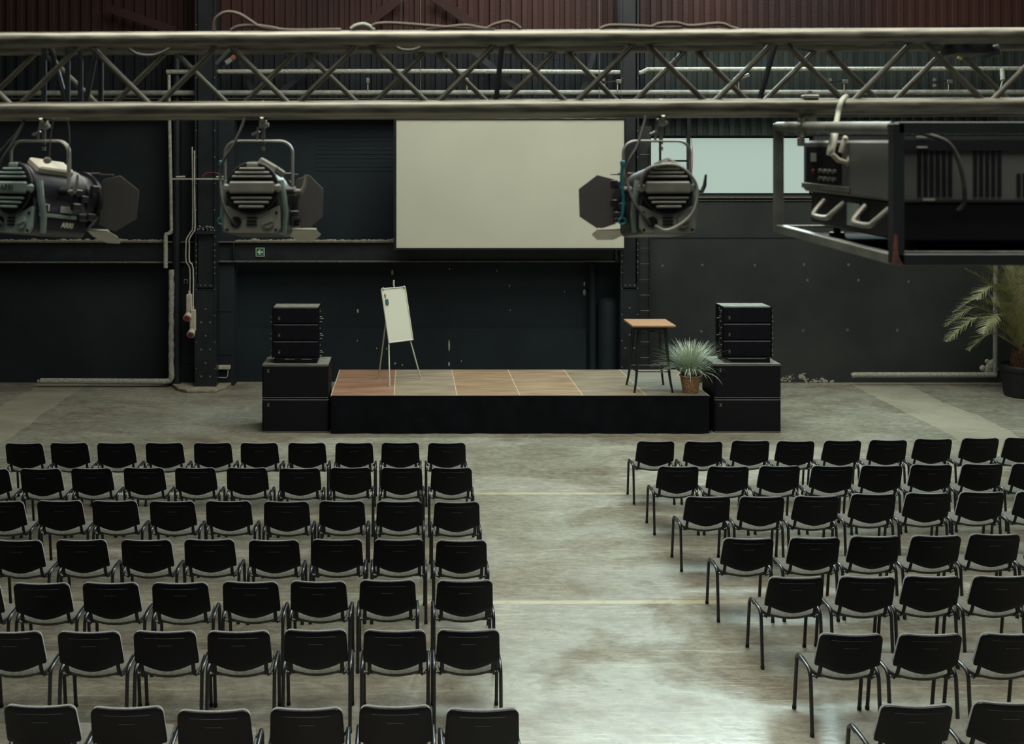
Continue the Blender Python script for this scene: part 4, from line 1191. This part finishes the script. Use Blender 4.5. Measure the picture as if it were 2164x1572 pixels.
    b=MB(); b.cyl((.015,0,ztop-.012),(.015,0,zt-.05),.007,10); b.box((.015,0,zt-.042),(.026,.036,.030),bev=.004); b.box((.03,-.004,zt-.045),(.012,.03,.014),bev=.002)
    b.tube(arc((.015,0,zt),.036,-150,150,10,'yz'),.007,8); b.cyl((.015,0,ztop-.02),(.015,0,ztop-.034),.007,10)
    part(b,'hook_clamp',M['hardware'],t)
    b=MB(); b.box((-.012,0,ztop+.028),(.032,.012,.010),Matrix.Rotation(R(-25),3,'Y'),bev=.002); b.cyl((-.006,0,ztop),(-.002,0,ztop+.05),.005,8); part(b,'clamp_wing',M['yoke'],t)
    # power cable
    pc=[ry@Vector((-.045,-.02,zt-.01)),ry@Vector((-.055,-.03,zt-.05)),ry@Vector((-.085,-.05,.16)),ry@Vector((-.115,-.06,.11)),ry@Vector((-.125,-.06,.05)),ry@Vector((-.11,-.10,-.03)),ry@Vector((-.075,-.135,-.09)),ry@Vector((-.055,-.125,-.118))]
    if hand==-1: pc=[ry@Vector((.0,-.02,zt-.02)),ry@Vector((-.01,-.05,.13)),ry@Vector((-.06,-.10,.08)),ry@Vector((-.095,-.12,.02))]
    part(MB().tube(spline(pc,5),.0055,8),'power_cable',M['cable'],t)
    if px>1000:
        pc=[Vector((-.085,-.13,.02)),Vector((-.075,-.135,.07)),Vector((-.03,-.13,.092)),Vector((.05,-.12,.09)),Vector((.108,-.12,.03)),Vector((.10,-.14,-.05)),Vector((.06,-.15,-.10)),Vector((.0,-.15,-.13)),Vector((-.04,-.145,-.115))]
        part(MB().tube(spline(pc,5),.0055,8),'front_cable',M['yoke'],t)
    if teal:
        a=teal; p0=Vector((a*.128,-.03,.10))
        b=MB(); b.tube(spline([p0,Vector((a*.134,-.03,.05)),Vector((a*.126,-.03,-.03)),Vector((a*.13,-.03,-.09))],4),.005,8); b.box(p0,(.018,.014,.020),bev=.003); b.tube([Vector((a*.13+.012*math.cos(q_*PI/5),-.03,-.105+.012*math.sin(q_*PI/5))) for q_ in range(10)],.0035,6,closed=True)
        part(b,'safety_cord',M['teal'],t,label='teal safety cord')
    # clutter at the joint: knobs on the side facing the lens ring
    for k in range(7):
        s_=1 if px<1000 else -1
        b=MB(); b.box((s_*(.112+rnd.uniform(-.006,.012)),.10+rnd.uniform(-.04,.06),rnd.uniform(-.11,.06)),(.022,.035,.026),bev=.004)
        part(hd(b),'side_fitting',M['lampblack'],house)
    return t
make_lamp(84,R(-29),'leftmost lamp under the truss, turned right, with maker lettering',[('R',50,'flap',1.25),('B',25,'flappale',.9,.10),('T',5,'flap',1.0),('L',0,'flap',1.0)],writing=True,rib='lampsilver',body='lampblue')
make_lamp(547,R(-3),'lamp under the truss between the left column and the screen',[('R',62,'flap',1.0),('B',22,'flappale',.9,.13),('T',5,'flap',1.0),('L',0,'flap',1.0)],teal=-1)
make_lamp(1388,R(4),'lamp under the truss in front of the bright window',[('L',66,'flap',1.25),('R',32,'flappale',.8),('B',20,'flappale',.9,-.12),('T',5,'flap',1.0)],teal=-1)

# ------------------------------------------------------------------ projector cage
dn,df=2.93,3.83
xn=X(1894,dn)
zn_t,zn_b=Z(270,dn),Z(548,dn)
til=(( (342-482)*0)+0)
def zt_(y): return zn_t+(y-dn)*((Z(268,df)-zn_t)/(df-dn))
def zb_(y): return zn_b+(y-dn)*((Z(482,df)-zn_b)/(df-dn))
xf=X(1645,df); cw=1.0
def cxx(y,k): return xn+(y-dn)*((xf-xn)/(df-dn))+k*cw
t=thing('projector_cage','black square-tube cage hung under the truss around the projector','cage',(xn+.4,(dn+df)/2,zn_b-.02))
w_=.032
def bar(a,c_,m,name='rail',lab=None,r=None,ww=w_):
    a,c_=Vector(a),Vector(c_); dr=c_-a; L_=dr.length; mid=(a+c_)/2
    b=MB()
    if r: b.tube([a,c_],r,14)
    else:
        q_=dr.to_track_quat('X','Z').to_matrix(); b.box(mid,(L_,ww,ww),q_,bev=.002)
    return part(b,name,M[m],t,True,label=lab)
n_t,n_b=Vector((xn,dn,zn_t)),Vector((xn,dn,zn_b)); f_t,f_b=Vector((xf,df,zt_(df))),Vector((xf,df,zb_(df)))
off=Vector((cw,0,0))
bar(n_b-Vector((0,0,.012)),n_t+Vector((0,0,.012)),'cageblack','post')
bar(f_b-Vector((0,0,.012)),f_t+Vector((0,0,.012)),'cagegrey','post',ww=.030)
bar(n_b+off,n_t+off,'cageblack','post'); bar(f_b+off,f_t+off,'cageblack','post')
bar(n_t+Vector((0,.02,0)),f_t,'cagegrey','top_tube','pale round top tube',r=.0185)
bar(n_t+off,f_t+off,'cageblack','rail')
bar(n_b+Vector((0,.016,0)),f_b,'cagegrey','rail',ww=.028); bar(n_b+off,f_b+off,'cageblack','rail')
bar(n_t,n_t+off,'cageblack','rail'); bar(f_t,f_t+off,'cageblack','rail'); bar(n_b,n_b+off,'cageblack','rail'); bar(f_b+Vector((0,0,.004)),f_b+off+Vector((0,0,.004)),'cagegrey','rail',ww=.014)
b=MB(); b.box2((xn+.02,dn-.008,zn_b+.016),(xn+cw,dn+.012,zn_b+.022)); part(b,'bright_lip',M['cagegrey'],t,True)
b=MB(); b.prism([(xn-.019,dn-.0175,zn_b-.014),(xn+.012,dn-.0175,zn_b-.014),(xn-.002,dn-.0175,zn_b+.01),(xn-.006,dn-.0175,zn_b+.07),(xn-.013,dn-.0175,zn_b+.07)],(0,.001,0)); part(b,'rust_patch',M['rust'],t,True,label='red rust patch at the foot of the corner post')
b=MB()
for k in range(1): b.prism([(xn+.03,dn+.04,zb_(dn+.04)-.012),(xn+cw-.03,dn+.04,zb_(dn+.04)-.012),(xf+cw-.03,df-.04,zb_(df-.04)-.012),(xf+.10,df-.04,zb_(df-.04)-.012)],(0,0,-.006))
part(b,'floor_plate',M['vent'],t,True)
# clamps on the top tube and up to the truss
b=MB()
cpt=f_t.lerp(n_t,.25)
b.tube([cpt+Vector((.0,.026*math.cos(a_),.026*math.sin(a_))) for a_ in [2*PI*k/12 for k in range(12)]],.010,8,closed=True)
b.box(cpt+Vector((.02,0,.03)),(.05,.035,.03),bev=.005); b.cyl(cpt+Vector((0,0,.03)),Vector((cpt.x,cpt.y,4.50)),.012,10); b.cyl(cpt+Vector((-.01,-.03,-.03)),cpt+Vector((-.01,-.03,.03)),.008,8); b.box(cpt+Vector((-.012,-.02,-.05)),(.02,.02,.03),bev=.003)
part(b,'scaffold_clamp',M['hardware'],t,True)
# upper clamp on the truss chord
b=MB(); b.box(P(1712,205,TD-.0),(.05,.04,.014),bev=.003); b.cyl(P(1712,205,TD),P(1712,196,TD),.010,10); b.cyl(P(1712,200,TD),P(1712,192,TD),.006,8)
solo(b,'truss_coupler',M['hardware'],'small pale coupler sitting on the lower truss tube above the cage','coupler')
# sling
b=MB(); b.tube(spline([P(1788,204,TD+.03),P(1778,214,TD-.05),P(1771,240,TD-.06),P(1766,268,TD-.10),P(1762,292,TD-.16),P(1757,315,TD-.2),P(1752,328,TD-.2)],5),.009,12)
t2=thing('sling_hose','pale sling hose looped over the truss and hooked at the cage','sling',P(1752,350,TD-.2))
part(b,'hose',M['strap'],t2,True)
b=MB(); b.tube(spline([P(1766,262,TD-.1),P(1763,285,TD-.16),P(1755,322,TD-.2)],4),.0125,12); part(b,'sleeve',M['strap'],t2,True)
b=MB(); b.tube([P(1758,325,TD-.21),P(1772,338,TD-.21),P(1790,343,TD-.21),P(1796,330,TD-.21),P(1800,322,TD-.21)],.006,8,radii=[.008,.009,.008,.006,.004]); b.cyl(P(1776,322,TD-.21),P(1786,292,TD-.21),.0075,10); b.tube([P(1790,343,TD-.21),P(1797,352,TD-.21)],.006,8); b.sphere(P(1786,293,TD-.21),.010,8); part(b,'shackle',M['cream'],t2,True)

# projector inside
pn,pf=3.02,3.76
pxn=X(1899,pn); pxf=X(1697,pf)
tl=( (Z(403,pf)-Z(428,pn))/(pf-pn) )
t=thing('projector','large grey projector with side vents inside the black cage','projector',(pxn+.3,(pn+pf)/2,Z(515,pn)))
zt0,zm0,zb0=Z(296,pn),Z(428,pn),Z(512,pn); pw=.86
def prj(y0_,zlo,zhi,ins=0):
    A=[]
    x0a,x1a=pxn,pxn+pw; dxx=(pxf-pxn)
    return [(pxn+ins,pn+ins,zlo),(pxn+pw-ins,pn+ins,zlo),(pxf+pw-ins,pf-ins,zlo+tl*(pf-pn)),(pxf+ins,pf-ins,zlo+tl*(pf-pn))]
b=MB(); b.prism(prj(0,zm0,0),(0,0,zt0-zm0),bev=.008); body=part(b,'case',M['projgrey'],t,True)
b=MB(); b.prism(prj(0,zb0,0,.02),(0,0,zm0-zb0-.001),bev=.006); part(b,'base',M['projblack'],t,True)
b=MB(); b.box2((pxn+.004,pn-.004,zt0-.03),(pxn+pw,pn+.004,zt0+.001)); part(b,'top_shadow_band',M['projblack'],body,True)  # dark strip painting the shadow along the upper front of the case
def vent(x0p,x1p,y0p,y1p,cols,rows):
    x0_,x1_,z1_,z0_=X(x0p,pn),X(x1p,pn),Z(y0p,pn),Z(y1p,pn); b=MB()
    for i in range(cols):
        for j in range(rows):
            cw_=(x1_-x0_)/cols; rh=(z1_-z0_)/rows
            b.box((x0_+cw_*(i+.5),pn-.0005,z0_+rh*(j+.5)),(cw_*.68,.003,rh*.62))
    part(b,'vent_grille',M['vent'],body,True)
vent(1936,2014,316,416,6,22); vent(2054,2118,318,416,5,22); vent(2146,2210,366,416,5,11)
b=MB(); b.box2((X(1950,pn),pn-.002,Z(424,pn)),(X(1975,pn),pn+.001,Z(419,pn))); part(b,'label_plate',M['label'],body,True)
for py in (289,311):
    b=MB(); b.box2((X(1936,pn),pn-.006,Z(py+2,pn)),(X(1958,pn),pn-.002,Z(py-2,pn))); part(b,'latch_strip',M['label'],body,True)
# recessed connector panel on the left side
sv=Vector((pxf-pxn,pf-pn,(pf-pn)*tl)); sv/= (pf-pn); nv=Vector((-1,0,0))
def sp(y,z): # point on side face: depth y and height above base line
    return Vector((pxn,pn,zm0))+sv*(y-pn)+Vector((0,0,z))
ya,yb_=3.42,3.72
b=MB(); b.prism([sp(ya,.035)+nv*.001,sp(yb_,.035)+nv*.001,sp(yb_,.155)+nv*.001,sp(ya,.155)+nv*.001],nv*.003); pnl=part(b,'connector_panel',M['vent'],body,True)
b=MB(); 
for (y,z,dy,dz) in ((3.62,.105,.05,.03),):
    b.prism([sp(y,z)+nv*.005,sp(y+dy,z)+nv*.005,sp(y+dy,z+dz)+nv*.005,sp(y,z+dz)+nv*.005],nv*.002)
part(b,'white_label',M['label'],pnl,True)
b=MB(); b.sphere(sp(3.64,.072)+nv*.008,.009,8); part(b,'red_plug',M['red'],pnl,True)
for y in (3.46,3.50,3.54,3.58):
    for z in (.05,.075):
        b=MB(); b.cyl(sp(y,z)+nv*.003,sp(y,z)+nv*.014,.008,8); part(b,'socket',M['hardware'],pnl,True)
b=MB(); b.prism([sp(3.35,.012)+nv*.001,sp(3.75,.012)+nv*.001,sp(3.75,.03)+nv*.001,sp(3.35,.03)+nv*.001],nv*.008,bev=.001); part(b,'shelf_lip',M['cagegrey'],body,True)
for (y0_,y1_) in ((3.08,3.24),(3.40,3.56)):
    b=MB(); z0_=-.022
    b.tube(spline([sp(y0_,z0_),sp(y0_+.01,z0_-.035)+nv*.035,sp(y0_+.03,z0_-.05)+nv*.045,sp(y1_-.03,z0_-.05)+nv*.045,sp(y1_-.01,z0_-.035)+nv*.035,sp(y1_,z0_)],3),.009,10)
    part(b,'carry_handle',M['handle'],t,True,label='pale carry handle')
b=MB(); b.prism([sp(3.28,-.02)+nv*.0,sp(3.37,-.02)+nv*.0,sp(3.37,-.09)+nv*.0,sp(3.28,-.09)+nv*.0],nv*.004); part(b,'side_badge',M['lampsilver'],t,True)
for (x,y) in ((pxn+.08,pn+.1),(pxn+pw-.1,pn+.1),(pxf+.08,pf-.1),(pxf+pw-.1,pf-.1)):
    zb1=zb0+tl*(y-pn); zf=zb_(y)-.012
    b=MB(); b.cyl((x,y,zf),(x,y,zf+.014),.026,14); b.cyl((x,y,zf+.01),(x,y,zb1+.01),.012,10); part(b,'levelling_foot',M['hardware'] if x>pxn+.3 else M['projblack'],t,True)
b=MB(); b.tube(spline([P(1905,282,pn-.02),P(1925,279,pn-.03),P(1960,285,pn-.03),P(2000,300,pn-.03),P(2022,330,pn-.03),P(2034,370,pn-.03),P(2038,405,pn-.03),P(2037,430,pn-.02),P(2025,445,pn-.01)],5),.0065,10)
solo(b,'cable',M['cable'],'black cable curving down the front of the projector','cable')

# ------------------------------------------------------------------ light
def area(name, loc, rot, sx, sy, power, col, spread=180):
    l=bpy.data.lights.new(name,'AREA'); l.shape='RECTANGLE'; l.size=sx; l.size_y=sy; l.energy=power; l.color=col; l.spread=R(spread)
    o=bpy.data.objects.new(name,l); COL.objects.link(o); o.location=loc; o.rotation_euler=rot; return o
# roof skylights (pointing down)
area('overhead_lamp',(3.5,14.0,CEI-.05),(0,0,0),12,7,1350,(1.0,.98,.86))
area('overhead_lamp',(4.0,6.5,CEI-.05),(0,0,0),12,5,650,(.98,1.0,.90))
# added lamp high on the back wall, above the view, for floor glare
area('floor_glare_lamp',(5.2,WD-.2,8.8),(R(-64),0,0),7,2.0,1700,(.76,1.0,.97))
area('front_fill_lamp',(-2.5,YB+.3,9.8),(R(56),0,0),9,2.0,95,(.93,1.0,.90))  # added fill from behind the camera, brightens lamp backs and screen
area('overhead_lamp',(.6,2.6,CEI-.05),(0,0,0),9,4.4,520,(1.0,.97,.84),75)  # added lamp above the truss to brighten the near tubes and fixtures
world=bpy.data.worlds.new('world'); scene.world=world; world.use_nodes=True
world.node_tree.nodes['Background'].inputs[0].default_value=(.5,.55,.5,1); world.node_tree.nodes['Background'].inputs[1].default_value=.02
